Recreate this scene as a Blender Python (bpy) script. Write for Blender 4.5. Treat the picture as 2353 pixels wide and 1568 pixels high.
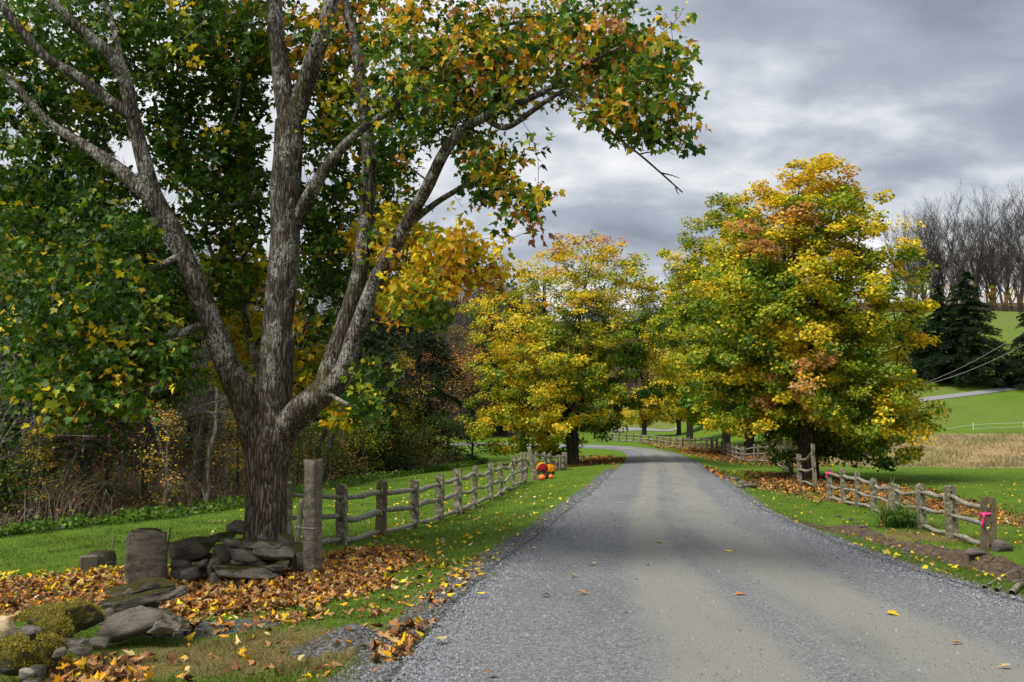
import bpy, bmesh, math, random
import numpy as np
from mathutils import Vector, Matrix, noise
R = math.radians
random.seed(7)
rng = np.random.default_rng(7)
scene = bpy.context.scene
for o in list(bpy.data.objects):
    bpy.data.objects.remove(o)

# ------------------------------------------------------------------ camera
CAMZ, PITCH, LENS = 1.7, math.atan(206 / 2287.6), 35.0
cam = bpy.data.cameras.new('camera')
cam.lens, cam.sensor_width, cam.clip_start, cam.clip_end = LENS, 36.0, 0.05, 3000
cob = bpy.data.objects.new('camera', cam)
scene.collection.objects.link(cob)
cob.location = (0, 0, CAMZ)
cob.rotation_euler = (math.pi / 2 + PITCH, 0, 0)
scene.camera = cob

# ------------------------------------------------------------------ world, sun, exposure
SUN_EL, SUN_AZ = 54.0, -126.0          # azimuth clockwise from +Y
EXPOSURE = 0.95
w = bpy.data.worlds.new('World')
scene.world = w
w.use_nodes = True
nt = w.node_tree
nt.nodes.clear()
N, L = nt.nodes.new, nt.links.new
out = N('ShaderNodeOutputWorld')
bg = N('ShaderNodeBackground')
bg.inputs['Strength'].default_value = 0.1
sky = N('ShaderNodeTexSky')
sky.sky_type = 'NISHITA'
sky.sun_disc = False
sky.sun_elevation = R(SUN_EL)
sky.sun_rotation = R(SUN_AZ)
tc = N('ShaderNodeTexCoord')
sep = N('ShaderNodeSeparateXYZ')
L(tc.outputs['Generated'], sep.inputs[0])


def wmath(op, a, b=None, c=None, clamp=False):
    m = N('ShaderNodeMath')
    m.operation = op
    m.use_clamp = clamp
    for i, v in enumerate((a, b, c)):
        if v is None:
            continue
        if isinstance(v, (int, float)):
            m.inputs[i].default_value = v
        else:
            L(v, m.inputs[i])
    return m.outputs[0]


zc = wmath('MAXIMUM', sep.outputs[2], 0.0)
den = wmath('ADD', zc, 0.32)
cu = wmath('DIVIDE', sep.outputs[0], den)
cv = wmath('DIVIDE', sep.outputs[1], den)
comb = N('ShaderNodeCombineXYZ')
L(cu, comb.inputs[0])
L(cv, comb.inputs[1])


def wnoise(scale, detail, rough, off, dist=0.0, sx=1.0, sy=1.0):
    mp = N('ShaderNodeMapping')
    mp.inputs['Location'].default_value = off
    mp.inputs['Scale'].default_value = (sx, sy, 1)
    L(comb.outputs[0], mp.inputs[0])
    n = N('ShaderNodeTexNoise')
    n.inputs['Scale'].default_value = scale
    n.inputs['Detail'].default_value = detail
    n.inputs['Roughness'].default_value = rough
    n.inputs['Distortion'].default_value = dist
    L(mp.outputs[0], n.inputs['Vector'])
    return n.outputs['Fac']


n_big = wnoise(1.3, 3, 0.5, (6.1, 3.9, 0), 0.2, 0.9, 1.0)
n_mid = wnoise(4.2, 9, 0.54, (3.9, 5.1, 0), 0.15, 0.75, 1.0)
shade = wmath('ADD', wmath('MULTIPLY', n_big, 0.50), wmath('MULTIPLY', n_mid, 0.62))
ramp = N('ShaderNodeValToRGB')
cr = ramp.color_ramp
cr.elements[0].position, cr.elements[0].color = 0.36, (1.5, 1.65, 2.0, 1)
cr.elements[1].position, cr.elements[1].color = 0.665, (5.3, 5.35, 5.5, 1)
e = cr.elements.new(0.49); e.color = (2.25, 2.48, 2.9, 1)
e = cr.elements.new(0.545); e.color = (3.1, 3.32, 3.66, 1)
e = cr.elements.new(0.592); e.color = (4.1, 4.2, 4.4, 1)
L(shade, ramp.inputs[0])
n_hole = wnoise(1.5, 5, 0.5, (7.7, 3.1, 0), 0.2, 0.7, 1.2)
hole = wmath('MULTIPLY', wmath('SUBTRACT', n_hole, 0.70), 9.0, clamp=True)
mixs = N('ShaderNodeMix')
mixs.data_type = 'RGBA'
L(hole, mixs.inputs[0])
L(ramp.outputs[0], mixs.inputs[6])
L(sky.outputs[0], mixs.inputs[7])
L(mixs.outputs[2], bg.inputs['Color'])
L(bg.outputs[0], out.inputs['Surface'])

sd = bpy.data.lights.new('sun', 'SUN')
sd.energy, sd.angle, sd.color = 3.0, R(30), (1.0, 0.95, 0.87)
so = bpy.data.objects.new('sun', sd)
scene.collection.objects.link(so)
az, el = R(SUN_AZ), R(SUN_EL)
tosun = Vector((math.sin(az) * math.cos(el), math.cos(az) * math.cos(el), math.sin(el)))
so.rotation_euler = tosun.to_track_quat('Z', 'Y').to_euler()
so.location = tosun * 100
vs = scene.view_settings
vs.view_transform, vs.look, vs.exposure, vs.gamma = 'Standard', 'None', EXPOSURE, 1.0
scene.cycles.max_bounces = 6
scene.cycles.transparent_max_bounces = 4
scene.cycles.use_denoising = True

# ------------------------------------------------------------------ pixels (2353 x 1568 view of the photograph) to world
F, CX, CY = 2353 * LENS / 36.0, 1176.5, 784.0
FW = np.array([0, math.cos(PITCH), math.sin(PITCH)])
UP = np.array([0, -math.sin(PITCH), math.cos(PITCH)])


def ray(px, py):
    return FW + np.array([1., 0, 0]) * ((px - CX) / F) - UP * ((py - CY) / F)


def at(px, py, Y):
    d = ray(px, py)
    t = Y / d[1]
    return np.array([0, 0, CAMZ]) + d * t


def sstep(a, b, x):
    t = np.clip((x - a) / (b - a), 0, 1)
    return t * t * (3 - 2 * t)


# ------------------------------------------------------------------ terrain function
ROADN = np.array([(-30, -2.5, 7.5), (2, -1.3, 5.9), (5, -1.05, 5.5), (6.7, -.9, 5.35), (10, -.62, 5.13), (12.5, -.3, 4.95), (15.9, .28, 5.03),
                  (18.5, .72, 5.18), (21.6, 1.17, 5.42), (30, 2.5, 6.6), (35.4, 3.25, 7.4), (40.9, 4.0, 8.1), (46.6, 4.85, 8.9),
                  (51.9, 5.65, 9.6), (61.7, 7.0, 10.95), (68, 7.7, 11.6), (74, 8.1, 11.7), (200, 8.1, 11.7)])
LPOLY = [(-2.5, -30)] + [(a, y) for y, a, b in ROADN[1:-2]] + [(8.1, 74), (8.0, 77), (7.2, 79.5), (5.5, 81.5), (0, 85), (-14, 91)]
RPOLY = [(7.5, -30)] + [(b, y) for y, a, b in ROADN[1:-2]] + [(11.7, 73), (11.4, 79), (10.2, 84.5), (7.5, 88.5), (0, 91.5), (-14, 97.5)]
HILLFOOT = np.array([(-200, -20), (-40, 8), (-20, 17), (-11.6, 21.5), (-9.7, 23.8), (-8.2, 28.5), (-7.3, 37.6), (-6.5, 45.8), (-4.7, 53), (-3.1, 58.5), (-2.4, 66),
                     (-5, 74), (-16, 82), (-40, 92), (-400, 130)], float)


def zroad(y):
    return 1.0 * sstep(55, 125, y)


def hill_sd(x, y):
    """signed distance to the foot of the wooded hill on the left, positive inside the wood"""
    d = np.full(x.shape, 1e9)
    for (ax, ay), (bx, by) in zip(HILLFOOT[:-1], HILLFOOT[1:]):
        ex, ey = bx - ax, by - ay
        t = np.clip(((x - ax) * ex + (y - ay) * ey) / (ex * ex + ey * ey), 0, 1)
        d = np.minimum(d, np.hypot(x - ax - t * ex, y - ay - t * ey))
    poly = np.vstack([HILLFOOT, [(-900, 130), (-900, -20)]])
    ins = np.zeros(x.shape, bool)
    j = len(poly) - 1
    for i in range(len(poly)):
        xi, yi = poly[i]
        xj, yj = poly[j]
        c = ((yi > y) != (yj > y)) & (x < (xj - xi) * (y - yi) / ((yj - yi) + 1e-12) + xi)
        ins ^= c
        j = i
    return np.where(ins, d, -d)


def fbm(x, y, s, seed=0.0):
    # cheap smooth value noise from sines
    a = np.sin(x * s * 1.7 + 1.3 + seed) * np.cos(y * s * 1.3 - .7 + seed * 2)
    b = np.sin(x * s * 3.1 - y * s * 2.3 + 2.1 + seed) * .5
    c = np.cos(x * s * 5.3 + y * s * 4.7 + .4 - seed) * .3
    return (a + b + c) / 1.8


def ditch_s(y):
    return np.interp(y, [6, 10, 14.8, 17, 19.5, 23, 36, 42, 50, 60], [2.9, 2.9, 2.6, 2.15, 1.25, 1.1, 1.2, 1.4, 1.4, 1.4])


def ditch_d(y):
    return np.interp(y, [4, 8, 14.8, 17, 19.5, 23, 27, 36, 40, 46, 52, 60], [.5, .56, .56, .46, .32, .16, .03, .05, .34, .40, .1, 0])


BUMP = at(806, 1470, 8.35)
HOLL = at(935, 1470, 8.4)


def ground(x, y):
    x = np.asarray(x, float)
    y = np.asarray(y, float)
    z = zroad(y)
    xl = np.interp(y, ROADN[:, 0], ROADN[:, 1])
    xr = np.interp(y, ROADN[:, 0], ROADN[:, 2])
    fade = 1 - sstep(62, 80, y)
    sl, sr = xl - x, x - xr
    wob = fbm(x, y, .55) * .05
    left = -(.05 * sstep(0, .7, sl) + .12 * sstep(.5, 3.0, sl) + .45 * sstep(4, 14, sl)) + wob * sstep(.4, 2, sl)
    right = -(.04 * sstep(0, .4, sr) + .30 * sstep(.3, 2.6, sr) + .10 * sstep(4, 9, sr)) + wob * sstep(.4, 2, sr)
    ds, dd = ditch_s(y), ditch_d(y)
    q = sr - ds + fbm(x, y, 1.3) * .16
    prof = np.where(q < 0, np.exp(-(q / .9) ** 2), np.exp(-(np.maximum(q, 0) / .55) ** 4))
    right = right - dd * prof * sstep(0, .6, sr)
    z = z + (left + right) * fade
    z = z + .17 * np.exp(-((x - BUMP[0]) ** 2 + (y - BUMP[1]) ** 2) / (.26 ** 2))
    z = z - .10 * np.exp(-((x - HOLL[0]) ** 2 / .22 ** 2 + (y - HOLL[1]) ** 2 / .6 ** 2))
    sdh = hill_sd(x, y)
    hl = .40 * np.maximum(sdh - .6, 0) ** 2 / (np.maximum(sdh - .6, 0) + 4)
    hl = 46 * (1 - np.exp(-hl / 46.)) + fbm(x, y, .12, 3.) * .7 * sstep(2, 12, sdh)
    z = z + hl
    # open hill rising on the right, wooded hill closing the valley behind
    wr = sstep(16, 34, x - .10 * (y - 90)) * sstep(60, 75, y)
    zr = np.interp(y, [60, 80, 88, 100, 112, 130, 160, 190, 215, 260, 400, 700], [0, .7, 1.2, 3.2, 5.6, 9.3, 17.0, 23.5, 26, 34, 52, 60])
    far = np.interp(y, [100, 145, 165, 190, 240, 320, 420, 700], [0, .6, 2.2, 5.5, 15, 34, 46, 55]) * sstep(100, 150, y)
    wl = 1 - sstep(-2, 15, x)
    farl = np.interp(y, [94, 112, 140, 180, 240, 320, 420, 700], [0, 2.2, 8.5, 17, 25, 34, 42, 50]) * sstep(94, 112, y)
    far = far * (1 - wl) + farl * wl + 3.0 * fbm(x, y, .022, 5.) * sstep(170, 240, y)
    z = z + far * (1 - wr) + wr * zr
    z = z + fbm(x, y, .05, 1.) * .5 * sstep(110, 160, y)
    return z


def gz(x, y):
    return float(ground(np.array([x]), np.array([y]))[0])


def hit(px, py, tmax=420):
    d = ray(px, py)
    t = np.concatenate([np.arange(2, 60, .02), np.arange(60, tmax, .1)])
    P = d[None, :] * t[:, None]
    P[:, 2] += CAMZ
    below = P[:, 2] < ground(P[:, 0], P[:, 1])
    i = int(np.argmax(below)) if below.any() else len(t) - 1
    x, y = P[i, 0], P[i, 1]
    return np.array([x, y, gz(x, y)])


# ------------------------------------------------------------------ object helpers
COL = scene.collection


def tag(o, label=None, cat=None, group=None, kind=None):
    if label: o['label'] = label
    if cat: o['category'] = cat
    if group: o['group'] = group
    if kind: o['kind'] = kind
    return o


def link(name, data, parent=None, mat=None):
    o = bpy.data.objects.new(name, data)
    COL.objects.link(o)
    if parent is not None:
        o.parent = parent
    if mat is not None and data is not None and len(data.materials) == 0:
        data.materials.append(mat)
    return o


def empty(name, loc=(0, 0, 0), rz=0):
    o = bpy.data.objects.new(name, None)
    o.empty_display_size = .1
    o.location = loc
    o.rotation_euler = (0, 0, rz)
    COL.objects.link(o)
    return o


def copy_tree(src, parent=None):
    c = src.copy()
    COL.objects.link(c)
    c.parent = parent
    for ch in src.children:
        copy_tree(ch, c)
    return c


def npmesh(name, V, groups, smooth=False, fcol=None, attr='leafcol'):
    """groups: list of int arrays (n_faces, k). fcol: (total faces, 3)"""
    me = bpy.data.meshes.new(name)
    V = np.ascontiguousarray(V, np.float32)
    me.vertices.add(len(V))
    me.vertices.foreach_set('co', V.ravel())
    groups = [np.asarray(g, np.int32) for g in groups if len(g)]
    li = np.concatenate([g.ravel() for g in groups])
    tot = np.concatenate([np.full(len(g), g.shape[1], np.int32) for g in groups])
    st = np.concatenate([[0], np.cumsum(tot)[:-1]]).astype(np.int32)
    me.loops.add(len(li))
    me.loops.foreach_set('vertex_index', li)
    me.polygons.add(len(tot))
    me.polygons.foreach_set('loop_start', st)
    if smooth:
        me.polygons.foreach_set('use_smooth', np.ones(len(tot), bool))
    me.update(calc_edges=True)
    if fcol is not None:
        a = me.attributes.new(attr, 'FLOAT_COLOR', 'FACE')
        c = np.ones((len(tot), 4), np.float32)
        c[:, :3] = fcol
        a.data.foreach_set('color', c.ravel())
    return me


def tubes(chains, smooth=True):
    """chains: list of (pts (n,3), radii (n,), sides, disp) -> V, quads, tris"""
    Vs, Q, T, base = [], [], [], 0
    for pts, rad, k, disp in chains:
        pts = np.asarray(pts, float)
        rad = np.asarray(rad, float)
        n = len(pts)
        tan = np.gradient(pts, axis=0)
        tan /= np.linalg.norm(tan, axis=1)[:, None] + 1e-9
        ref = np.array([1., 0, 0]) if abs(tan[0][0]) < .8 else np.array([0, 1., 0])
        u = np.cross(tan, ref)
        u /= np.linalg.norm(u, axis=1)[:, None] + 1e-9
        v = np.cross(tan, u)
        th = np.arange(k) * 2 * math.pi / k
        rr = rad[:, None] * np.ones(k)[None, :]
        ring = pts[:, None, :] + (u[:, None, :] * np.cos(th)[None, :, None] + v[:, None, :] * np.sin(th)[None, :, None]) * rr[:, :, None]
        if disp:
            for i in range(n):
                for j in range(k):
                    p = ring[i, j]
                    h = noise.noise(Vector((p[0] * 4, p[1] * 4, p[2] * 1.6))) * .10 + noise.noise(Vector((p[0] * 13, p[1] * 13, p[2] * 3))) * .06
                    ring[i, j] = pts[i] + (p - pts[i]) * (1 + disp * h)
        Vs.append(ring.reshape(-1, 3))
        i0 = np.arange(n - 1)[:, None] * k
        j0 = np.arange(k)[None, :]
        j1 = (j0 + 1) % k
        Q.append(np.stack([base + i0 + j0, base + i0 + j1, base + i0 + k + j1, base + i0 + k + j0], -1).reshape(-1, 4))
        Vs.append(pts[-1:] + tan[-1:] * rad[-1])
        tip = base + n * k
        T.append(np.stack([base + (n - 1) * k + j0[0], base + (n - 1) * k + j1[0], np.full(k, tip)], -1))
        base += n * k + 1
    return np.vstack(Vs), [np.vstack(Q), np.vstack(T)]


# ------------------------------------------------------------------ materials
def newmat(name):
    m = bpy.data.materials.new(name)
    m.use_nodes = True
    t = m.node_tree
    t.nodes.clear()
    o = t.nodes.new('ShaderNodeOutputMaterial')
    b = t.nodes.new('ShaderNodeBsdfPrincipled')
    t.links.new(b.outputs[0], o.inputs['Surface'])
    b.inputs['Roughness'].default_value = .85
    b.inputs['Specular IOR Level'].default_value = .25
    return m, t, b, o


class NB:
    """small node builder"""
    def __init__(s, t):
        s.t = t
        s.tc = t.nodes.new('ShaderNodeTexCoord')
        s.geo = t.nodes.new('ShaderNodeNewGeometry')

    def n(s, typ, **kw):
        x = s.t.nodes.new(typ)
        for k, v in kw.items():
            setattr(x, k, v)
        return x

    def l(s, a, b):
        s.t.links.new(a, b)

    def pos(s, scale=(1, 1, 1), off=(0, 0, 0), coord='pos'):
        m = s.n('ShaderNodeMapping')
        m.inputs['Scale'].default_value = scale
        m.inputs['Location'].default_value = off
        s.l(s.geo.outputs['Position'] if coord == 'pos' else s.tc.outputs['Object'], m.inputs[0])
        return m.outputs[0]

    def noise(s, vec, scale, detail=5, rough=.6, dist=0):
        x = s.n('ShaderNodeTexNoise')
        x.inputs['Scale'].default_value = scale
        x.inputs['Detail'].default_value = detail
        x.inputs['Roughness'].default_value = rough
        x.inputs['Distortion'].default_value = dist
        s.l(vec, x.inputs['Vector'])
        return x.outputs['Fac']

    def vor(s, vec, scale, out='Distance', feature='F1', rnd=1.0):
        x = s.n('ShaderNodeTexVoronoi')
        x.feature = feature
        x.inputs['Scale'].default_value = scale
        x.inputs['Randomness'].default_value = rnd
        s.l(vec, x.inputs['Vector'])
        return x.outputs[out]

    def math(s, op, a, b=None, c=None, clamp=False):
        m = s.n('ShaderNodeMath')
        m.operation = op
        m.use_clamp = clamp
        for i, v in enumerate((a, b, c)):
            if v is None: continue
            if isinstance(v, (int, float)): m.inputs[i].default_value = v
            else: s.l(v, m.inputs[i])
        return m.outputs[0]

    def ramp(s, fac, stops):
        r = s.n('ShaderNodeValToRGB')
        els = r.color_ramp.elements
        while len(els) < len(stops): els.new(.5)
        for e_, (p, c) in zip(els, stops):
            e_.position = p
            e_.color = (*c, 1) if len(c) == 3 else c
        s.l(fac, r.inputs[0])
        return r.outputs[0]

    def step(s, fac, a, b):
        m = s.n('ShaderNodeMapRange')
        m.clamp = True
        m.interpolation_type = 'SMOOTHSTEP'
        m.inputs['From Min'].default_value = a
        m.inputs['From Max'].default_value = b
        s.l(fac, m.inputs['Value'])
        return m.outputs['Result']

    def mix(s, f, a, b):
        m = s.n('ShaderNodeMix')
        m.data_type = 'RGBA'
        for i, v in ((0, f), (6, a), (7, b)):
            if isinstance(v, (int, float)): m.inputs[i].default_value = v
            elif isinstance(v, tuple): m.inputs[i].default_value = (*v, 1)
            else: s.l(v, m.inputs[i])
        return m.outputs[2]

    def attr(s, name, out='Fac'):
        a = s.n('ShaderNodeAttribute')
        a.attribute_name = name
        return a.outputs[out]

    def bump(s, h, strength, dist, bsdf):
        b = s.n('ShaderNodeBump')
        b.inputs['Strength'].default_value = strength
        b.inputs['Distance'].default_value = dist
        s.l(h, b.inputs['Height'])
        s.l(b.outputs[0], bsdf.inputs['Normal'])


def leaf_mat(name, transl=.35, rough=.55, spec=.25):
    m, t, b, o = newmat(name)
    nb = NB(t)
    col = nb.attr('leafcol', 'Color')
    vein = nb.noise(nb.pos(), 45, 2)
    c2 = nb.mix(nb.step(vein, .35, .7), nb.mix(.22, col, (.04, .05, .01)), col)
    t.links.new(c2, b.inputs['Base Color'])
    b.inputs['Roughness'].default_value = rough
    b.inputs['Specular IOR Level'].default_value = spec
    tr = t.nodes.new('ShaderNodeBsdfTranslucent')
    t.links.new(c2, tr.inputs[0])
    mx = t.nodes.new('ShaderNodeMixShader')
    mx.inputs[0].default_value = transl
    t.links.new(b.outputs[0], mx.inputs[1])
    t.links.new(tr.outputs[0], mx.inputs[2])
    t.links.new(mx.outputs[0], o.inputs['Surface'])
    return m


def bark_mat(name, dark, light, lichen, lich_amt, sc=1.0, moss=0.0, bump=.9, foot=None):
    m, t, b, o = newmat(name)
    nb = NB(t)
    v = nb.pos((17 * sc, 17 * sc, 2.6 * sc))
    wv = nb.n('ShaderNodeVectorMath', operation='MULTIPLY_ADD')
    nw = nb.n('ShaderNodeTexNoise')
    nw.inputs['Scale'].default_value = .9
    nb.l(v, nw.inputs['Vector'])
    nb.l(nw.outputs['Color'], wv.inputs[0]); wv.inputs[1].default_value = (1.6, 1.6, 1.6); nb.l(v, wv.inputs[2])
    rid = nb.math('MULTIPLY', nb.vor(wv.outputs[0], 1.0, 'Distance', 'DISTANCE_TO_EDGE'), 1.9)
    fine = nb.noise(nb.pos((60 * sc, 60 * sc, 18 * sc)), 1, 5, .65)
    h = nb.math('SUBTRACT', 1.05, nb.math('ADD', rid, nb.math('MULTIPLY', nb.math('SUBTRACT', fine, .5), .6)))
    c = nb.ramp(h, [(.30, light), (.72, tuple((a + b_) / 2 for a, b_ in zip(light, dark))), (1.0, dark)])
    li = nb.noise(nb.pos((3.2, 3.2, 2.1)), 1, 6, .72, .4)
    if foot:            # browner, less lichened old bark low on the trunk
        sz = nb.n('ShaderNodeSeparateXYZ')
        nb.l(nb.geo.outputs['Position'], sz.inputs[0])
        up_ = nb.step(nb.math('ADD', sz.outputs[2], nb.math('MULTIPLY', nb.noise(nb.pos((1.5, 1.5, 1.5)), 1, 3), 1.6)), 1.6, 3.4)
        c = nb.mix(up_, nb.ramp(h, [(.30, foot[1]), (1.0, foot[0])]), c)
        li = nb.math('SUBTRACT', li, nb.math('MULTIPLY', nb.math('SUBTRACT', 1.0, up_), .08))
    lim = nb.step(li, .60 - lich_amt * .2, .66 - lich_amt * .2)
    sp = nb.step(nb.noise(nb.pos((34, 34, 26)), 1, 4, .7), .40, .60)
    c = nb.mix(nb.math('MULTIPLY', nb.math('MULTIPLY', lim, sp), .7), c, lichen)
    if moss:
        mo = nb.noise(nb.pos((2.2, 2.2, 1.6), (9, 3, 1)), 1, 5, .7)
        c = nb.mix(nb.math('MULTIPLY', nb.step(mo, .56, .68), moss), c, (.045, .045, .008))
    t.links.new(c, b.inputs['Base Color'])
    b.inputs['Roughness'].default_value = .95
    b.inputs['Specular IOR Level'].default_value = .1
    nb.bump(nb.math('SUBTRACT', 1.2, h), bump, .03 / sc, b)
    return m


def rock_mat(name, base, base2, moss=0.0, lichen=.3, mosscol=(.10, .095, .012)):
    m, t, b, o = newmat(name)
    nb = NB(t)
    n1 = nb.noise(nb.pos((5, 5, 11)), 1, 8, .7, .3)
    c = nb.mix(nb.step(n1, .35, .68), base, base2)
    n2 = nb.noise(nb.pos((55, 55, 55)), 1, 4, .7)
    c = nb.mix(nb.math('MULTIPLY', nb.step(n2, .52, .75), .55), c, tuple(x * .45 for x in base))
    li = nb.noise(nb.pos((9, 9, 9), (3, 1, 2)), 1, 5, .65, .6)
    c = nb.mix(nb.math('MULTIPLY', nb.math('MULTIPLY', nb.step(li, .68 - lichen * .20, .80 - lichen * .20), nb.step(n2, .35, .6)), .8), c, (.27, .25, .18))
    hgt = nb.math('ADD', nb.math('MULTIPLY', n1, 1.0), nb.math('MULTIPLY', n2, .25))
    if moss:
        sepn = nb.n('ShaderNodeSeparateXYZ')
        nb.l(nb.geo.outputs['Normal'], sepn.inputs[0])
        mo = nb.noise(nb.pos((6, 6, 6), (5, 5, 1)), 1, 5, .7)
        k = nb.math('ADD', nb.math('MULTIPLY', sepn.outputs[2], .45), mo)
        msk = nb.step(k, .95 - moss * .6, 1.1 - moss * .6)
        fuzz = nb.noise(nb.pos((120, 120, 120)), 1, 3, .8)
        mc = nb.mix(nb.step(fuzz, .3, .7), tuple(x * .4 for x in mosscol), mosscol)
        mc = nb.mix(nb.step(nb.noise(nb.pos((11, 11, 11)), 1, 3), .45, .65), mc, (.055, .045, .014))
        c = nb.mix(msk, c, mc)
        hgt = nb.math('ADD', hgt, nb.math('MULTIPLY', nb.math('MULTIPLY', msk, fuzz), .9))
    t.links.new(c, b.inputs['Base Color'])
    nb.bump(hgt, 1.0, .045, b)
    return m


def wood_mat(name, a, bcol, lichen):
    m, t, b, o = newmat(name)
    nb = NB(t)
    g = nb.noise(nb.pos((45, 45, 4), coord='obj'), 1, 6, .65, .4)
    c = nb.mix(nb.step(g, .3, .7), a, bcol)
    lo = nb.noise(nb.pos((2.2, 2.2, 2.2)), 1, 3, .6)
    c = nb.mix(nb.math('MULTIPLY', nb.step(lo, .5, .75), .5), c, (.07, .055, .03))
    li = nb.noise(nb.pos((13, 13, 13)), 1, 6, .7, .5)
    c = nb.mix(nb.math('MULTIPLY', nb.step(li, .62 - .2 * lichen, .67 - .2 * lichen), .8), c, (.30, .31, .22))
    mg = nb.noise(nb.pos((5, 5, 5), (4, 4, 4)), 1, 5, .7)
    c = nb.mix(nb.math('MULTIPLY', nb.step(mg, .62, .74), .6), c, (.09, .10, .03))
    t.links.new(c, b.inputs['Base Color'])
    nb.bump(nb.math('ADD', g, nb.math('MULTIPLY', li, .5)), .7, .015, b)
    return m


def plain_mat(name, col, rough=.7, var=.3, sc=20, bump=.2):
    m, t, b, o = newmat(name)
    nb = NB(t)
    n1 = nb.noise(nb.pos((sc, sc, sc)), 1, 5, .65)
    c = nb.mix(n1, tuple(x * (1 - var) for x in col), tuple(min(1, x * (1 + var)) for x in col))
    t.links.new(c, b.inputs['Base Color'])
    b.inputs['Roughness'].default_value = rough
    nb.bump(n1, bump, .01, b)
    return m


M = {}
M['leaf'] = leaf_mat('leaf', .38)
M['dryleaf'] = leaf_mat('dry_leaf', .12, .7, .15)
M['grass'] = leaf_mat('grass_blade', .25, .6, .2)
M['bark'] = bark_mat('maple_bark', (.045, .034, .026), (.33, .275, .22), (.36, .35, .31), .30, 1.3, .5)
M['bark_limb'] = bark_mat('maple_limb_bark', (.028, .022, .018), (.175, .15, .125), (.42, .41, .37), .52, 1.4, .6, foot=((.036, .027, .020), (.25, .20, .158)))
M['bark_far'] = bark_mat('far_bark', (.03, .024, .018), (.13, .11, .09), (.25, .25, .22), .1, .5)
M['bark_bare'] = bark_mat('bare_bark', (.04, .034, .030), (.12, .104, .094), (.28, .27, .25), .1, .5)
M['birch'] = bark_mat('birch_bark', (.10, .085, .07), (.36, .34, .31), (.45, .44, .4), .4, .6)
M['pale'] = bark_mat('pale_twigs', (.14, .125, .11), (.30, .28, .25), (.3, .3, .28), .2, .6)
M['bramble'] = plain_mat('bramble_canes', (.22, .17, .125), .9, .6, 2)
M['post'] = wood_mat('weathered_post', (.17, .145, .105), (.085, .066, .042), .55)
M['post_dark'] = wood_mat('dark_post', (.13, .105, .065), (.065, .048, .028), .1)
M['rail'] = wood_mat('weathered_rail', (.25, .235, .20), (.115, .10, .075), .45)
M['stake'] = wood_mat('grey_stake', (.23, .21, .17), (.10, .085, .06), .15)
M['stone'] = rock_mat('slate_stone', (.20, .175, .145), (.10, .09, .076), .25, .3)
M['stone_pale'] = rock_mat('pale_stone', (.30, .265, .215), (.15, .135, .11), .1, .5)
M['stone_dark'] = rock_mat('dark_mossy_stone', (.12, .105, .085), (.055, .05, .04), .5, .35, (.10, .095, .014))
M['moss'] = rock_mat('mossy_boulder', (.09, .08, .065), (.05, .045, .038), 1.05, .0, (.28, .24, .025))
M['cream'] = rock_mat('cream_stone', (.58, .46, .27), (.42, .33, .19), .0, .2)
M['slate'] = rock_mat('purple_slate', (.15, .13, .112), (.075, .067, .058), .15, .45)
M['pillar'] = rock_mat('pillar_stone', (.18, .155, .125), (.07, .062, .052), .28, .75)
M['concrete'] = plain_mat('concrete_block', (.135, .115, .085), .9, .35, 40, .4)
M['iron'] = plain_mat('rusty_iron', (.035, .028, .024), .7, .4, 60)
M['wire'] = plain_mat('wire', (.30, .30, .31), .5, .2, 60)
M['cable'] = plain_mat('cable', (.42, .42, .42), .6, .1, 5)
M['tape'] = plain_mat('white_tape', (.5, .52, .52), .6, .05, 10)
M['ribbon'] = plain_mat('pink_ribbon', (.85, .05, .25), .6, .15, 30)
M['pumpkin'] = plain_mat('pumpkin_skin', (.72, .17, .018), .45, .15, 8, .15)
M['stem'] = plain_mat('pumpkin_stem', (.16, .14, .05), .8, .3, 30)
M['tub'] = plain_mat('dark_wood_tub', (.085, .07, .055), .85, .4, 14, .5)


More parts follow.
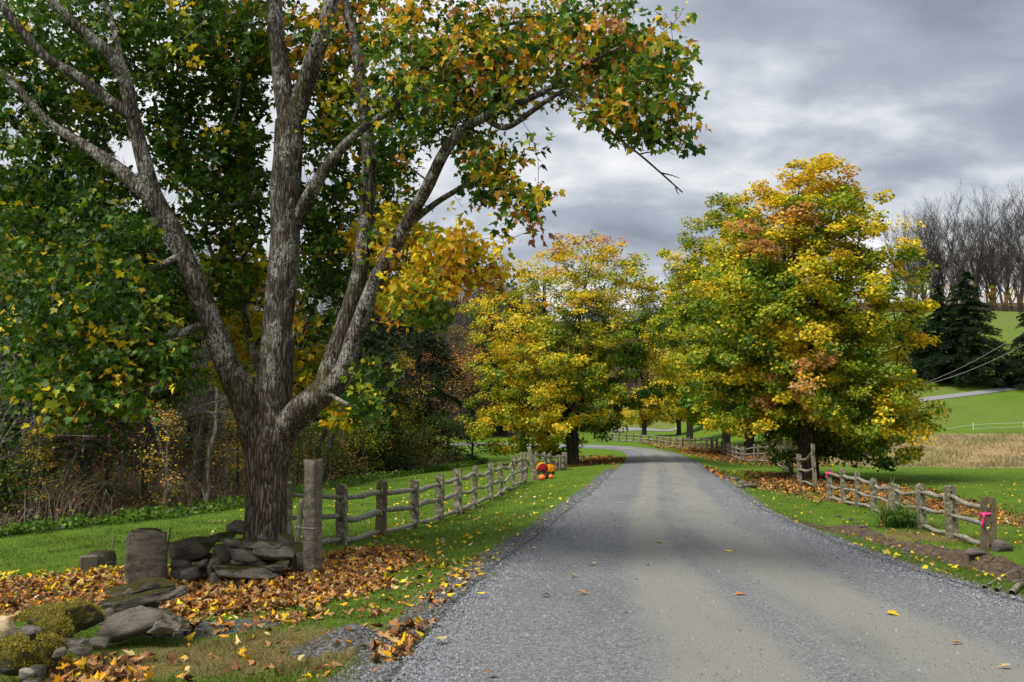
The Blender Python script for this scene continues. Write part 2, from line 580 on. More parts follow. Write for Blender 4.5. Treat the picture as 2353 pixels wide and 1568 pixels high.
def ground_mat():
    m, t, b, o = newmat('ground')
    nb = NB(t)
    p = nb.geo.outputs['Position']
    n_f = nb.noise(p, 26, 6, .75)
    n_m = nb.noise(p, 3.2, 5, .65)
    n_l = nb.noise(p, .28, 4, .6)
    gr = nb.ramp(n_f, [(.28, (.034, .068, .010)), (.5, (.082, .150, .016)), (.75, (.150, .220, .030))])
    gr = nb.mix(nb.math('MULTIPLY', nb.step(n_m, .42, .72), .55), gr, (.135, .200, .014))
    gr = nb.mix(nb.math('MULTIPLY', nb.step(n_l, .40, .68), .5), gr, (.060, .115, .012))
    weed = nb.noise(p, 1.1, 6, .7)
    gr = nb.mix(nb.math('MULTIPLY', nb.step(weed, .56, .70), .45), gr, (.150, .165, .035))
    gr = nb.mix(nb.math('MULTIPLY', nb.step(weed, .44, .30), .4), gr, (.028, .070, .010))
    # dry patches in the turf
    dry = nb.attr('w_dry')
    nd = nb.math('ADD', dry, nb.math('MULTIPLY', nb.math('SUBTRACT', n_m, .5), 1.1))
    gr = nb.mix(nb.math('MULTIPLY', nb.step(nd, .35, .75), .8), gr, nb.ramp(n_f, [(.3, (.10, .065, .028)), (.7, (.26, .19, .085))]))
    # olive hillside
    ol = nb.attr('w_olive')
    gr = nb.mix(nb.math('MULTIPLY', ol, .75), gr, nb.ramp(nb.noise(p, 1.3, 6, .7), [(.3, (.085, .105, .03)), (.7, (.17, .18, .055))]))
    # tan field
    tan = nb.attr('w_tan')
    nt_ = nb.math('ADD', tan, nb.math('MULTIPLY', nb.math('SUBTRACT', n_m, .5), .6))
    tanc = nb.ramp(nb.noise(p, 5, 6, .75), [(.3, (.14, .10, .045)), (.55, (.33, .25, .12)), (.75, (.46, .37, .2))])
    gr = nb.mix(nb.step(nt_, .4, .6), gr, tanc)
    # leaf litter
    lit = nb.attr('w_litter')
    vl = nb.vor(p, 16, 'Color')
    sv = nb.n('ShaderNodeSeparateColor')
    nb.l(vl, sv.inputs[0])
    litc = nb.ramp(sv.outputs[0], [(.1, (.045, .022, .010)), (.4, (.15, .07, .025)), (.65, (.27, .125, .04)), (.85, (.36, .20, .06)), (1, (.42, .30, .07))])
    litc = nb.mix(nb.math('MULTIPLY', nb.step(n_f, .5, .7), .6), litc, (.035, .02, .012))
    nl = nb.math('ADD', lit, nb.math('MULTIPLY', nb.math('SUBTRACT', nb.noise(p, 5, 6, .75), .5), .9))
    gr = nb.mix(nb.step(nl, .45, .65), gr, litc)
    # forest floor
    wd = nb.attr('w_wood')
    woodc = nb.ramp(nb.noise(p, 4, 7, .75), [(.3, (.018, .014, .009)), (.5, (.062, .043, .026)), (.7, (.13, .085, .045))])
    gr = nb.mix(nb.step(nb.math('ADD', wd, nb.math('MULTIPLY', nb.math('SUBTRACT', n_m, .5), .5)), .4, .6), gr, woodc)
    # bare soil and gravel
    di = nb.attr('w_dirt')
    nd2 = nb.math('ADD', di, nb.math('MULTIPLY', nb.math('SUBTRACT', nb.noise(p, 6, 6, .7), .5), .9))
    soil = nb.ramp(nb.noise(nb.pos((9, 9, 22)), 1, 8, .75, .3), [(.3, (.026, .019, .013)), (.5, (.085, .065, .046)), (.72, (.19, .15, .105))])
    gr = nb.mix(nb.step(nd2, .42, .58), gr, soil)
    gv = nb.attr('w_gravel')
    ng = nb.math('ADD', gv, nb.math('MULTIPLY', nb.math('SUBTRACT', nb.noise(p, 4, 6, .75), .5), 1.0))
    gc = nb.n('ShaderNodeSeparateColor')
    nb.l(nb.vor(p, 55, 'Color'), gc.inputs[0])
    grav = nb.ramp(gc.outputs[0], [(.1, (.04, .04, .042)), (.5, (.09, .092, .096)), (.9, (.19, .195, .205))])
    gr = nb.mix(nb.step(ng, .45, .58), gr, grav)
    t.links.new(gr, b.inputs['Base Color'])
    b.inputs['Roughness'].default_value = 1
    b.inputs['Specular IOR Level'].default_value = .05
    nb.bump(nb.math('ADD', n_f, nb.math('MULTIPLY', n_m, .6)), .8, .05, b)
    return m


def road_mat():
    m, t, b, o = newmat('gravel_road')
    nb = NB(t)
    p = nb.geo.outputs['Position']
    uv = nb.n('ShaderNodeUVMap')
    su = nb.n('ShaderNodeSeparateXYZ')
    nb.l(uv.outputs[0], su.inputs[0])
    u = su.outputs[0]
    # packed fines in the wheel tracks, loose grey stone between and at the edges
    wob = nb.math('MULTIPLY', nb.math('SUBTRACT', nb.noise(nb.pos((.5, .16, 1)), 1, 4, .6), .5), .16)
    uu = nb.math('ADD', u, wob)
    def track(c, wd):
        d = nb.math('DIVIDE', nb.math('SUBTRACT', uu, c), wd)
        return nb.math('POWER', 2.718, nb.math('MULTIPLY', nb.math('MULTIPLY', d, d), -1.0))
    tr = nb.math('MAXIMUM', track(.40, .085), nb.math('MAXIMUM', track(.66, .12), nb.math('MULTIPLY', track(.53, .06), .5)))
    big = nb.noise(nb.pos((1.1, .35, 1)), 1, 5, .65)
    tr = nb.step(nb.math('ADD', tr, nb.math('MULTIPLY', nb.math('SUBTRACT', big, .5), 1.1)), .2, .8)
    gc = nb.n('ShaderNodeSeparateColor')
    nb.l(nb.vor(p, 60, 'Color'), gc.inputs[0])
    stone = nb.ramp(gc.outputs[0], [(.05, (.050, .053, .060)), (.45, (.112, .118, .130)), (.75, (.165, .172, .187)), (1, (.30, .31, .335))])
    fine = nb.noise(p, 90, 4, .75)
    pack = nb.ramp(fine, [(.3, (.135, .137, .130)), (.5, (.205, .208, .196)), (.72, (.265, .268, .255))])
    sp = nb.step(nb.noise(p, 38, 3, .7), .60, .68)
    pack = nb.mix(nb.math('MULTIPLY', sp, .45), pack, (.07, .072, .074))
    c = nb.mix(tr, nb.mix(.30, stone, pack), nb.mix(.35, pack, nb.mix(.5, pack, (.23, .215, .17))))
    edge = nb.math('ADD', nb.step(u, .14, .02), nb.step(u, .86, .98))
    c = nb.mix(nb.math('MULTIPLY', edge, .8), c, stone)
    damp = nb.noise(nb.pos((.8, .3, 1), (5, 2, 0)), 1, 4, .6)
    c = nb.mix(nb.math('MULTIPLY', nb.step(damp, .5, .68), .2), c, (.05, .052, .053))
    t.links.new(c, b.inputs['Base Color'])
    b.inputs['Roughness'].default_value = .95
    b.inputs['Specular IOR Level'].default_value = .15
    h = nb.math('ADD', nb.vor(p, 60), nb.math('MULTIPLY', fine, .8))
    h = nb.math('ADD', h, nb.math('MULTIPLY', nb.noise(p, 7, 5, .7), 1.2))
    nb.bump(h, .7, .02, b)
    return m


M['ground'] = ground_mat()
M['road'] = road_mat()

# ------------------------------------------------------------------ ground sheet
def axis(parts):
    o_ = []
    for a, b_, s in parts:
        o_.append(np.arange(a, b_, s))
    return np.unique(np.concatenate(o_))


ys = np.concatenate([np.arange(-60, 3.5, 3.), np.arange(3.5, 20, .12), np.arange(20, 34, .24), np.arange(34, 60, .5), np.arange(60, 130, 1.1), 130 * 1.025 ** np.arange(0, 70)])
xs_far = np.concatenate([np.arange(16, 40, .9), 40 * 1.09 ** np.arange(0, 31)])
xs = np.unique(np.concatenate([-xs_far, np.arange(-16, -8, .3), np.arange(-8, -3.4, .15), np.arange(-3.4, -.8, .11), np.arange(-.8, 4.7, .4), np.arange(4.7, 10.3, .095), np.arange(10.3, 16, .25), xs_far]))
GX, GY = np.meshgrid(xs, ys)
gx, gy = GX.ravel(), GY.ravel()
gzv = ground(gx, gy)
XL = np.interp(gy, ROADN[:, 0], ROADN[:, 1])
XR = np.interp(gy, ROADN[:, 0], ROADN[:, 2])
sL, sR = XL - gx, gx - XR


def in_poly(x, y, poly):
    ins = np.zeros(x.shape, bool)
    j = len(poly) - 1
    for i in range(len(poly)):
        xi, yi = poly[i]
        xj, yj = poly[j]
        ins ^= ((yi > y) != (yj > y)) & (x < (xj - xi) * (y - yi) / ((yj - yi) + 1e-12) + xi)
        j = i
    return ins


road_poly = LPOLY + RPOLY[::-1]
inroad = in_poly(gx, gy, road_poly)
gzv = np.where(inroad, gzv - .03, gzv)        # bed under the road sheet
sdh = hill_sd(gx, gy)


def ell(x, y, cx, cy, rx, ry):
    return np.exp(-(((x - cx) / rx) ** 2 + ((y - cy) / ry) ** 2) ** 2)


TREE = np.array([*at(612, 1262, 13.3)[:2], 0.0])
TREE[2] = gz(TREE[0], TREE[1])
MID = hit(1315, 1068)
RT1 = hit(1858, 1100)
RT2 = hit(1722, 1042)
w_litter = np.maximum.reduce([
    .95 * ell(gx, gy, -4.6, 11.7, 3.0, 1.75), .8 * ell(gx, gy, -1.9, 14.2, .9, 2.2),
    .62 * ell(gx, gy, RT1[0] - 1.4, RT1[1] - 5, 3.4, 11), .65 * ell(gx, gy, RT2[0] - 1, RT2[1] - 2, 4, 9),
    .6 * ell(gx, gy, MID[0], MID[1], 3, 3.4), .62 * ell(gx, gy, 11.5, 26.5, 1.5, 7),
    .7 * ell(gx, gy, 5.2, 60, 1.6, 8), .8 * ell(gx, gy, HOLL[0], HOLL[1], .25, .7), .55 * ell(gx, gy, 14.5, 82, 2.5, 20)])
near = 1 - sstep(30, 60, gy)
w_dry = np.maximum.reduce([.85 * ell(gx, gy, -2.2, 8.3, 1.6, 1.1), .8 * (1 - sstep(0, .7, sL)) * (sL > 0) * (gy < 60), .6 * (1 - sstep(0, .5, sR)) * (sR > 0) * (gy < 60),
                           .75 * ell(gx, gy, 8.0, 19.4, 1.1, 1.0), .5 * ell(gx, gy, 11.5, 22, 3, 1.2), .35 * ell(gx, gy, -3.3, 7.2, 1.4, 1.6)])
q = sR - ditch_s(gy)
w_dirt = np.where((q > -1.2) & (q < .72) & (sR > .45), sstep(.12, .26, ditch_d(gy)) * sstep(-1.1, -.6, q), 0) * sstep(26, 21, gy)
w_dirt = np.maximum(w_dirt, .7 * (1 - sstep(0, .35, sL)) * (sL > 0) * (gy < 40))
w_dirt = np.maximum(w_dirt, .75 * ell(gx, gy, BUMP[0] + .15, BUMP[1] + .1, .5, .5))
w_gravel = np.maximum.reduce([.9 * ell(gx, gy, -2.9, 9.7, .9, .45), .85 * (1 - sstep(.1, .8, sL)) * (sL > -.3) * (gy < 45), .8 * (1 - sstep(.05, .5, sR)) * (sR > -.3) * (gy < 60), .62 * ell(gx, gy, -1.5, 8.2, .45, .5),
                              .9 * ell(gx, gy, 6.2, 18.6, .75, 2.6) , .65 * ell(gx, gy, 9.8, 43, .7, 4.)])
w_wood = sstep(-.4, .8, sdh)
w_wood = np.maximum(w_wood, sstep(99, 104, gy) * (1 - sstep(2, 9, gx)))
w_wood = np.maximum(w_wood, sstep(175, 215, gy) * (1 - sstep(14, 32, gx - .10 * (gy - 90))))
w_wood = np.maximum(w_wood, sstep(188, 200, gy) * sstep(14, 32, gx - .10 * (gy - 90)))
tanp = [hit(2130, 1010), hit(2353, 1000), hit(2353, 1076), hit(2200, 1062), hit(2080, 1048)]
fieldx = sstep(18, 24, gx)
w_tan = fieldx * sstep(56.5, 58.5, gy + (gx - 30) * .12) * (1 - sstep(84, 87, gy))
w_olive = np.maximum(sstep(140, 150, gy) * (1 - sstep(40, 60, gx)), sstep(86, 92, gy) * sstep(20, 30, gx) * np.clip(.42 + .5 * fbm(gx, gy, .07, 2.) + .3 * fbm(gx, gy, .3, 1.) + .2 * sstep(120, 180, gy), 0, 1))
me = bpy.data.meshes.new('ground')
nx, ny = len(xs), len(ys)
idx = np.arange(nx * ny).reshape(ny, nx)
quads = np.stack([idx[:-1, :-1], idx[:-1, 1:], idx[1:, 1:], idx[1:, :-1]], -1).reshape(-1, 4)
me = npmesh('ground', np.stack([gx, gy, gzv], -1), [quads], smooth=True)
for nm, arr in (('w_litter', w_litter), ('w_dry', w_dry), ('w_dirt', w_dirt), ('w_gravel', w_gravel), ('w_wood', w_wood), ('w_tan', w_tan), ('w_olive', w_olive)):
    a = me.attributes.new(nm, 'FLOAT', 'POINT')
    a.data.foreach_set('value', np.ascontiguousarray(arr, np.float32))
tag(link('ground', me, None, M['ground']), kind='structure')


# ------------------------------------------------------------------ roads
def resample(poly, n):
    p = np.array(poly, float)
    s = np.concatenate([[0], np.cumsum(np.hypot(*np.diff(p, axis=0).T))])
    return p, s


def strip(name, lp, rp, mat, cols=16, sub=6, crown=.05, follow=False, lift=.006):
    lp, rp = np.array(lp, float), np.array(rp, float)
    n = len(lp)
    tt = np.linspace(0, n - 1, (n - 1) * sub + 1)
    Lx, Ly = np.interp(tt, range(n), lp[:, 0]), np.interp(tt, range(n), lp[:, 1])
    Rx, Ry = np.interp(tt, range(n), rp[:, 0]), np.interp(tt, range(n), rp[:, 1])
    u = np.linspace(0, 1, cols + 1)
    X = Lx[:, None] * (1 - u) + Rx[:, None] * u
    Y = Ly[:, None] * (1 - u) + Ry[:, None] * u
    if follow:
        Z = ground(X.ravel(), Y.ravel()).reshape(X.shape) + lift
    else:
        e_ = np.minimum(u, 1 - u)
        ed = np.interp(e_, [0, .012, .06, .5], [-.05, -.012, 0.0, crown])
        Z = zroad(Y) + ed[None, :] + .012 * fbm(X, Y, 1.1)
        # uneven ragged edges
        X = X + np.where((u == 0) | (u == 1), 1, 0)[None, :] * .09 * fbm(X, Y, 2.3, 1.)
    m_, k = X.shape
    ii = np.arange(m_ * k).reshape(m_, k)
    qd = np.stack([ii[:-1, :-1], ii[:-1, 1:], ii[1:, 1:], ii[1:, :-1]], -1).reshape(-1, 4)
    me_ = npmesh(name, np.stack([X.ravel(), Y.ravel(), Z.ravel()], -1), [qd], smooth=True)
    uvl = me_.uv_layers.new(name='UVMap')
    U = np.tile(u, m_)
    Vv = np.repeat(tt, k)
    lv = np.zeros(len(me_.loops), np.int32)
    me_.loops.foreach_get('vertex_index', lv)
    uvl.data.foreach_set('uv', np.stack([U[lv], Vv[lv]], -1).astype(np.float32).ravel())
    o_ = link(name, me_, None, mat)
    tag(o_, kind='structure')
    return o_


strip('gravel_road', LPOLY, RPOLY, M['road'], cols=22, sub=8)


def pix_strip(name, top, bot, mat):
    lp = [hit(*p)[:2] for p in top]
    rp = [hit(*p)[:2] for p in bot]
    return strip(name, lp, rp, mat, cols=4, sub=12, follow=True, lift=.05)


M['path'] = plain_mat('hill_gravel', (.19, .19, .195), .95, .25, 3)
pix_strip('hill_path', [(2060, 924), (2150, 911), (2250, 899), (2353, 884), (2480, 862)], [(2060, 932), (2150, 920), (2250, 908), (2353, 894), (2480, 872)], M['path'])
pix_strip('far_road', [(1340, 984), (1400, 984), (1470, 983), (1560, 981)], [(1340, 990.5), (1400, 990.5), (1470, 990), (1560, 987)], M['path'])

# ------------------------------------------------------------------ leaves
def leaf_template(kind):
    if kind == 'maple':        # five pointed lobes, two halves folded on the midrib; stem at origin, tip +Y, width about 1
        half = [(0, 0), (.34, -.10), (.27, .06), (.54, .18), (.40, .27), (.55, .52), (.24, .47), (.19, .70), (0, 1.0)]
        V = []
        for x, y in half: V.append((x, y - .0, abs(x) * .28 - .10 * y * y))
        n = len(half)
        mir = []
        for x, y in half[1:-1]:
            V.append((-x, y, abs(x) * .28 - .10 * y * y))
        right = list(range(n))
        leftf = [0] + [n - 1] + list(range(n + n - 3, n - 1, -1))
        return np.array(V), [np.array([right]), np.array([leftf])]
    if kind == 'low':
        V = [(0, 0, 0), (.42, .02, .10), (.56, .52, .10), (.17, .50, .02), (0, 1, -.08), (-.17, .50, .02), (-.56, .52, .10), (-.42, .02, .10)]
        return np.array(V), [np.array([[0, 1, 2, 3, 4]]), np.array([[0, 4, 5, 6, 7]])]
    if kind == 'tri':
        V = [(0, 0, 0), (.45, .45, .1), (0, 1, -.05), (-.45, .45, .1)]
        return np.array(V), [np.array([[0, 1, 2, 3]])]
    if kind == 'blade':
        V = [(-.5, 0, 0), (.5, 0, 0), (0, 1, .25)]
        return np.array(V), [np.array([[0, 1, 2]])]


def basis(nrm, tip):
    nrm = nrm / (np.linalg.norm(nrm, axis=1)[:, None] + 1e-9)
    tip = tip - nrm * (tip * nrm).sum(1)[:, None]
    tip = tip / (np.linalg.norm(tip, axis=1)[:, None] + 1e-9)
    x = np.cross(tip, nrm)
    return np.stack([x, tip, nrm], -1)       # columns


def leaf_mesh(name, kind, P, nrm, tip, size, col):
    T, fg = leaf_template(kind)
    B = basis(nrm, tip)
    n, m_ = len(P), len(T)
    size = np.broadcast_to(np.asarray(size, float), (n,)) if np.ndim(size) < 2 else size
    Tn = T[None] * (size[:, None, None] if np.ndim(size) == 1 else size[:, None, :])
    V = np.einsum('nij,nmj->nmi', B, Tn) + P[:, None, :]
    offs = (np.arange(n) * m_)[:, None]
    groups, fc = [], []
    for f in fg:
        groups.append((offs + f).reshape(n, -1))
        fc.append(col)
    return npmesh(name, V.reshape(-1, 3), groups, fcol=np.vstack(fc))


PAL = {'dg': (.026, .070, .008), 'g': (.060, .140, .010), 'lg': (.14, .225, .012), 'yg': (.32, .34, .014), 'y': (.74, .54, .02), 'o': (.72, .37, .02),
       'do': (.48, .18, .022), 'rust': (.40, .17, .065), 'lrust': (.52, .26, .085), 'br': (.16, .075, .032), 'tan': (.36, .22, .09), 'pale': (.58, .46, .20), 'dbr': (.07, .035, .018)}


def pick(weights, n):
    ks = list(weights)
    p = np.array([weights[k] for k in ks], float)
    i = rng.choice(len(ks), n, p=p / p.sum())
    c = np.array([PAL[k] for k in ks])[i]
    return c * rng.uniform(.75, 1.25, (n, 1)) * rng.uniform(.92, 1.08, (n, 3))


def rand_unit(n):
    v = rng.normal(size=(n, 3))
    return v / np.linalg.norm(v, axis=1)[:, None]


# ------------------------------------------------------------------ growing a skeleton toward clumps of foliage
def grow(chains, targets, tip_r=.006, step=.45, pexp=2.3, upbias=.25, lowpen=.4, seed=1):
    """chains: [(pts, radii, parent_node or None)] fixed limbs. Adds a branch to every target; returns tube chains."""
    rs = np.random.default_rng(seed)
    pos, par, rmin = [], [], []
    for pts, rad, attach in chains:
        prev = -1
        if attach is not None and pos:
            prev = int(np.argmin(np.linalg.norm(np.array(pos) - np.asarray(attach), axis=1)))
        for p, r in zip(pts, rad):
            pos.append(np.asarray(p, float)); par.append(prev); rmin.append(r)
            prev = len(pos) - 1
    fixed = len(pos)
    cap = fixed + len(targets) * 14
    A = np.zeros((cap, 3)); A[:fixed] = pos
    n = fixed
    root = A[0]
    order = np.argsort(np.linalg.norm(targets - root, axis=1))
    ok_from = np.array(rmin) * 0
    for ti in order:
        c = targets[ti]
        d = A[:n] - c
        cost = np.linalg.norm(d, axis=1) + lowpen * np.maximum(0, d[:, 2] + .1)
        j = int(np.argmin(cost))
        p0 = A[j]
        dist = np.linalg.norm(c - p0)
        if dist < .03: continue
        k = int(min(12, max(2, dist / step)))
        mid = (p0 + c) / 2 + np.array([0, 0, upbias * dist]) * .5 + rs.normal(size=3) * dist * .09
        prev = j
        for q in range(1, k + 1):
            t = q / k
            pt = (1 - t) ** 2 * p0 + 2 * t * (1 - t) * mid + t * t * c
            if q < k: pt = pt + rs.normal(size=3) * .03 * dist / k
            A[n] = pt
            par.append(prev); rmin.append(0)
            prev = n
            n += 1
    par = np.array(par)
    acc = np.zeros(n)
    r = np.zeros(n)
    kids = [[] for _ in range(n)]
    for i in range(n):
        if par[i] >= 0: kids[par[i]].append(i)
    for i in range(n - 1, -1, -1):
        r[i] = max(rmin[i], acc[i] ** (1 / pexp) if acc[i] > 0 else tip_r)
        if i >= fixed and par[i] >= 0 and par[i] < fixed:
            r[i] = min(r[i], rmin[par[i]] * .8 + .004) if rmin[par[i]] > 0 else r[i]
        if par[i] >= 0: acc[par[i]] += r[i] ** pexp
    outc = []
    heads = [i for i in range(fixed, n) if par[i] < fixed]
    for i in range(fixed, n):
        if len(kids[i]) > 1:
            mk = max(kids[i], key=lambda q: r[q])
            heads += [q for q in kids[i] if q != mk]
    for h in heads:
        ch = [par[h], h]
        cur = h
        while kids[cur]:
            cur = max(kids[cur], key=lambda q: r[q])
            ch.append(cur)
        rad = r[ch].copy()
        rad[0] = rad[1]
        sides = 8 if rad[0] > .06 else (5 if rad[0] > .02 else 3)
        outc.append((A[ch], rad, sides, 0))
    return outc


def spray(c, n, rad, flat, size, weights, outdir, droop=.35, up=1.0):
    """a flat spray of leaves round c"""
    d = rand_unit(n) * (rng.random((n, 1)) ** (1 / 2.2)) * rad
    d[:, 2] *= flat
    P = c + d
    nrm = rand_unit(n) * .95 + np.array([0, 0, up]) + outdir * .45
    tip = d / (rad + 1e-6) + rand_unit(n) * .6 + np.array([0, 0, -droop]) + outdir * .3
    s = size * rng.uniform(.55, 1.25, n)
    s = np.stack([s * rng.uniform(.8, 1.1, n), s, s * rng.uniform(-.6, 2.2, n)], -1)
    ks = list(weights)
    pw = np.array([weights[k] for k in ks], float)
    dom = ks[rng.choice(len(ks), p=pw / pw.sum())]
    col = pick(weights, n)
    sel = rng.random(n) < .62
    col[sel] = np.array(PAL[dom]) * rng.uniform(.75, 1.25, (int(sel.sum()), 1)) * rng.uniform(.92, 1.08, (int(sel.sum()), 3))
    return P, nrm, tip, s, col


# ------------------------------------------------------------------ the near maple
def smoothpath(pts, rad, n):
    pts = np.asarray(pts, float)
    t0 = np.linspace(0, 1, len(pts))
    s = np.concatenate([[0], np.cumsum(np.linalg.norm(np.diff(pts, axis=0), axis=1))])
    s /= s[-1]
    t = np.linspace(0, 1, n)
    P = np.stack([np.interp(t, s, pts[:, i]) for i in range(3)], -1)
    for _ in range(3):
        P[1:-1] = (P[:-2] + 2 * P[1:-1] + P[2:]) / 4
    return P, np.interp(t, s, rad)


def px_path(lst):
    """lst of (px, py, Y, half width px)"""
    return [at(a, b_, Y) for a, b_, Y, r_ in lst], [r_ * Y / F for a, b_, Y, r_ in lst]


def near_maple():
    root = empty('maple_tree', TREE)
    tag(root, 'large old maple with three thick limbs rising from a ring of stones', 'tree')
    inv = -TREE
    trunk = [(612, 1330, 13.3, 66), (612, 1262, 13.3, 54), (611, 1225, 13.3, 48), (610, 1150, 13.3, 44), (613, 1080, 13.3, 47), (618, 1030, 13.3, 52), (622, 990, 13.3, 47), (626, 955, 13.3, 36), (629, 925, 13.3, 22)]
    center = [(622, 1000, 13.3, 46), (628, 930, 13.3, 43), (634, 850, 13.3, 38), (638, 750, 13.3, 35), (651, 640, 13.3, 36), (656, 540, 13.3, 34), (655, 440, 13.3, 35), (661, 350, 13.3, 32), (666, 280, 13.3, 33)]
    c_l = [(664, 300, 13.3, 24), (648, 190, 13.4, 22), (636, 90, 13.5, 20), (628, -10, 13.6, 18), (640, -160, 13.7, 14), (660, -380, 13.8, 7)]
    c_r = [(672, 300, 13.3, 24), (694, 220, 13.2, 23), (716, 150, 13.1, 22), (744, 65, 13.0, 19), (775, -40, 12.9, 14), (820, -200, 12.8, 7)]
    c_s = [(676, 520, 13.3, 20), (702, 465, 13.2, 16), (742, 395, 13.0, 14), (788, 335, 12.9, 11), (840, 290, 12.7, 9), (900, 250, 12.5, 6)]
    left = [(606, 1060, 13.3, 36), (582, 985, 13.2, 35), (556, 915, 13.1, 31), (520, 830, 13.0, 28), (482, 735, 12.9, 25), (449, 655, 12.8, 26), (418, 575, 12.7, 23), (385, 510, 12.6, 24), (350, 450, 12.5, 22), (335, 390, 12.4, 20), (322, 330, 12.4, 18), (300, 250, 12.3, 17), (291, 185, 12.2, 16), (250, 120, 12.1, 15), (195, 78, 12.0, 13), (145, 34, 11.9, 12), (90, -30, 11.8, 10), (0, -150, 11.6, 6)]
    l_b = [(360, 470, 12.5, 18), (310, 420, 12.6, 17), (262, 380, 12.7, 16), (195, 335, 12.9, 13), (110, 285, 13.1, 11), (30, 190, 13.3, 9), (-60, 120, 13.5, 6)]
    l_c = [(306, 270, 12.3, 14), (240, 225, 12.2, 14), (172, 172, 12.1, 13), (115, 142, 12.0, 12), (57, 84, 11.9, 12), (0, 8, 11.8, 10), (-80, -80, 11.7, 6)]
    l_d = [(291, 185, 12.2, 9), (272, 120, 12.3, 8), (262, 60, 12.4, 7), (236, -10, 12.5, 6), (215, -120, 12.6, 4)]
    r0 = [(640, 1010, 13.3, 36), (668, 966, 13.2, 34), (700, 938, 13.1, 33), (738, 906, 13.0, 32), (752, 880, 13.0, 26)]
    r_a = [(738, 908, 13.0, 25), (765, 820, 13.0, 22), (796, 735, 13.1, 20), (822, 655, 13.1, 20), (837, 560, 13.2, 18), (846, 460, 13.3, 18), (848, 380, 13.3, 16), (842, 290, 13.4, 16), (828, 170, 13.5, 13), (806, 60, 13.6, 11), (780, -60, 13.7, 8), (760, -200, 13.8, 4)]
    r_b = [(738, 908, 13.0, 26), (790, 860, 12.9, 23), (812, 780, 12.8, 20), (836, 715, 12.7, 20), (866, 640, 12.6, 18), (905, 568, 12.4, 17), (945, 495, 12.2, 15), (985, 425, 12.0, 15), (1024, 342, 11.8, 14), (1062, 295, 11.6, 12), (1130, 262, 11.4, 10), (1200, 235, 11.2, 9), (1272, 200, 11.0, 7), (1340, 150, 10.8, 5), (1420, 110, 10.6, 3.5)]
    r_c = [(926, 530, 12.3, 9), (960, 500, 12.2, 8), (1000, 467, 12.1, 7), (1070, 425, 11.9, 6), (1110, 395, 11.8, 4)]
    r_d = [(1110, 270, 11.5, 7), (1160, 302, 11.3, 7), (1205, 268, 11.2, 7), (1275, 218, 11.0, 6), (1310, 200, 10.9, 5), (1362, 270, 10.7, 4), (1410, 312, 10.6, 3.2), (1459, 346, 10.5, 2.6), (1510, 390, 10.4, 2.2), (1552, 428, 10.3, 2), (1568, 442, 10.3, 1.6)]
    r_e = [(842, 290, 13.4, 10), (880, 265, 13.2, 9), (930, 230, 12.9, 7), (1000, 130, 12.5, 6), (1090, 70, 12.1, 5), (1200, 50, 11.7, 4), (1330, 20, 11.3, 3)]
    low = [(470, 745, 12.9, 10), (420, 762, 12.7, 9), (372, 800, 12.4, 8), (300, 815, 12.0, 6), (220, 850, 11.6, 5), (130, 900, 11.2, 3)]
    low2 = [(420, 585, 12.7, 9), (370, 610, 12.5, 8), (290, 650, 12.2, 7), (200, 665, 11.9, 5), (90, 690, 11.5, 4)]
    low3 = [(745, 900, 13.0, 6), (790, 925, 12.6, 5), (840, 950, 12.2, 4), (880, 975, 12.0, 2)]
    back = [(625, 1000, 13.4, 12), (600, 850, 14.2, 10), (570, 780, 14.8, 8), (560, 700, 15.3, 7), (540, 600, 15.8, 5), (500, 500, 16.2, 3)]
    t1 = [(1520, 398, 10.4, 2.0), (1542, 402, 10.4, 1.5), (1562, 410, 10.4, .8)]
    t2 = [(1552, 428, 10.3, 1.8), (1554, 440, 10.3, 1.4), (1560, 447, 10.3, .8)]
    t3 = [(1470, 355, 10.5, 2.0), (1492, 348, 10.5, 1.5), (1512, 352, 10.5, .8)]
    limbs = [('trunk', trunk, 40, 46), ('limb', center, 60, 30), ('limb', c_l, 40, 20), ('limb', c_r, 36, 20), ('branch', c_s, 24, 12), ('limb', left, 90, 28), ('limb', l_b, 34, 18),
             ('limb', l_c, 34, 14), ('branch', l_d, 20, 8), ('limb', r0, 22, 28), ('limb', r_a, 60, 22), ('limb', r_b, 70, 20), ('branch', r_c, 20, 10), ('branch', r_d, 40, 7),
             ('branch', r_e, 30, 9), ('branch', low, 24, 9), ('branch', low2, 24, 9), ('branch', low3, 14, 6), ('branch', back, 20, 8), ('twig', t1, 6, 5), ('twig', t2, 6, 5), ('twig', t3, 6, 5)]
    chains = []
    for nm, lst, n, k in limbs:
        pts, rad = px_path(lst)
        P, r_ = smoothpath(pts, rad, n)
        V, g = tubes([(P - TREE, r_, k, 1.0 if k >= 18 else .5)])
        link(nm, npmesh(nm, V, g, smooth=True), root, M['bark_limb'])
        chains.append((P, r_, P[0]))
    # foliage masses: (px, py, rx, ry, Y, dY, sprays, mix)
    DG = dict(dg=4.5, g=4, lg=1.2, yg=.5, y=.55)
    GM = dict(dg=3, g=4, lg=1.6, yg=1.0, y=.7, o=.15)
    GY_ = dict(dg=1.6, g=2.6, lg=2.0, yg=1.8, y=1.2, o=1.1, do=.8, rust=.4)
    YG = dict(g=.8, lg=1.5, yg=3, y=4, o=1)
    YO = dict(g=.5, lg=.7, yg=1.4, y=4, o=2.4, do=.5)
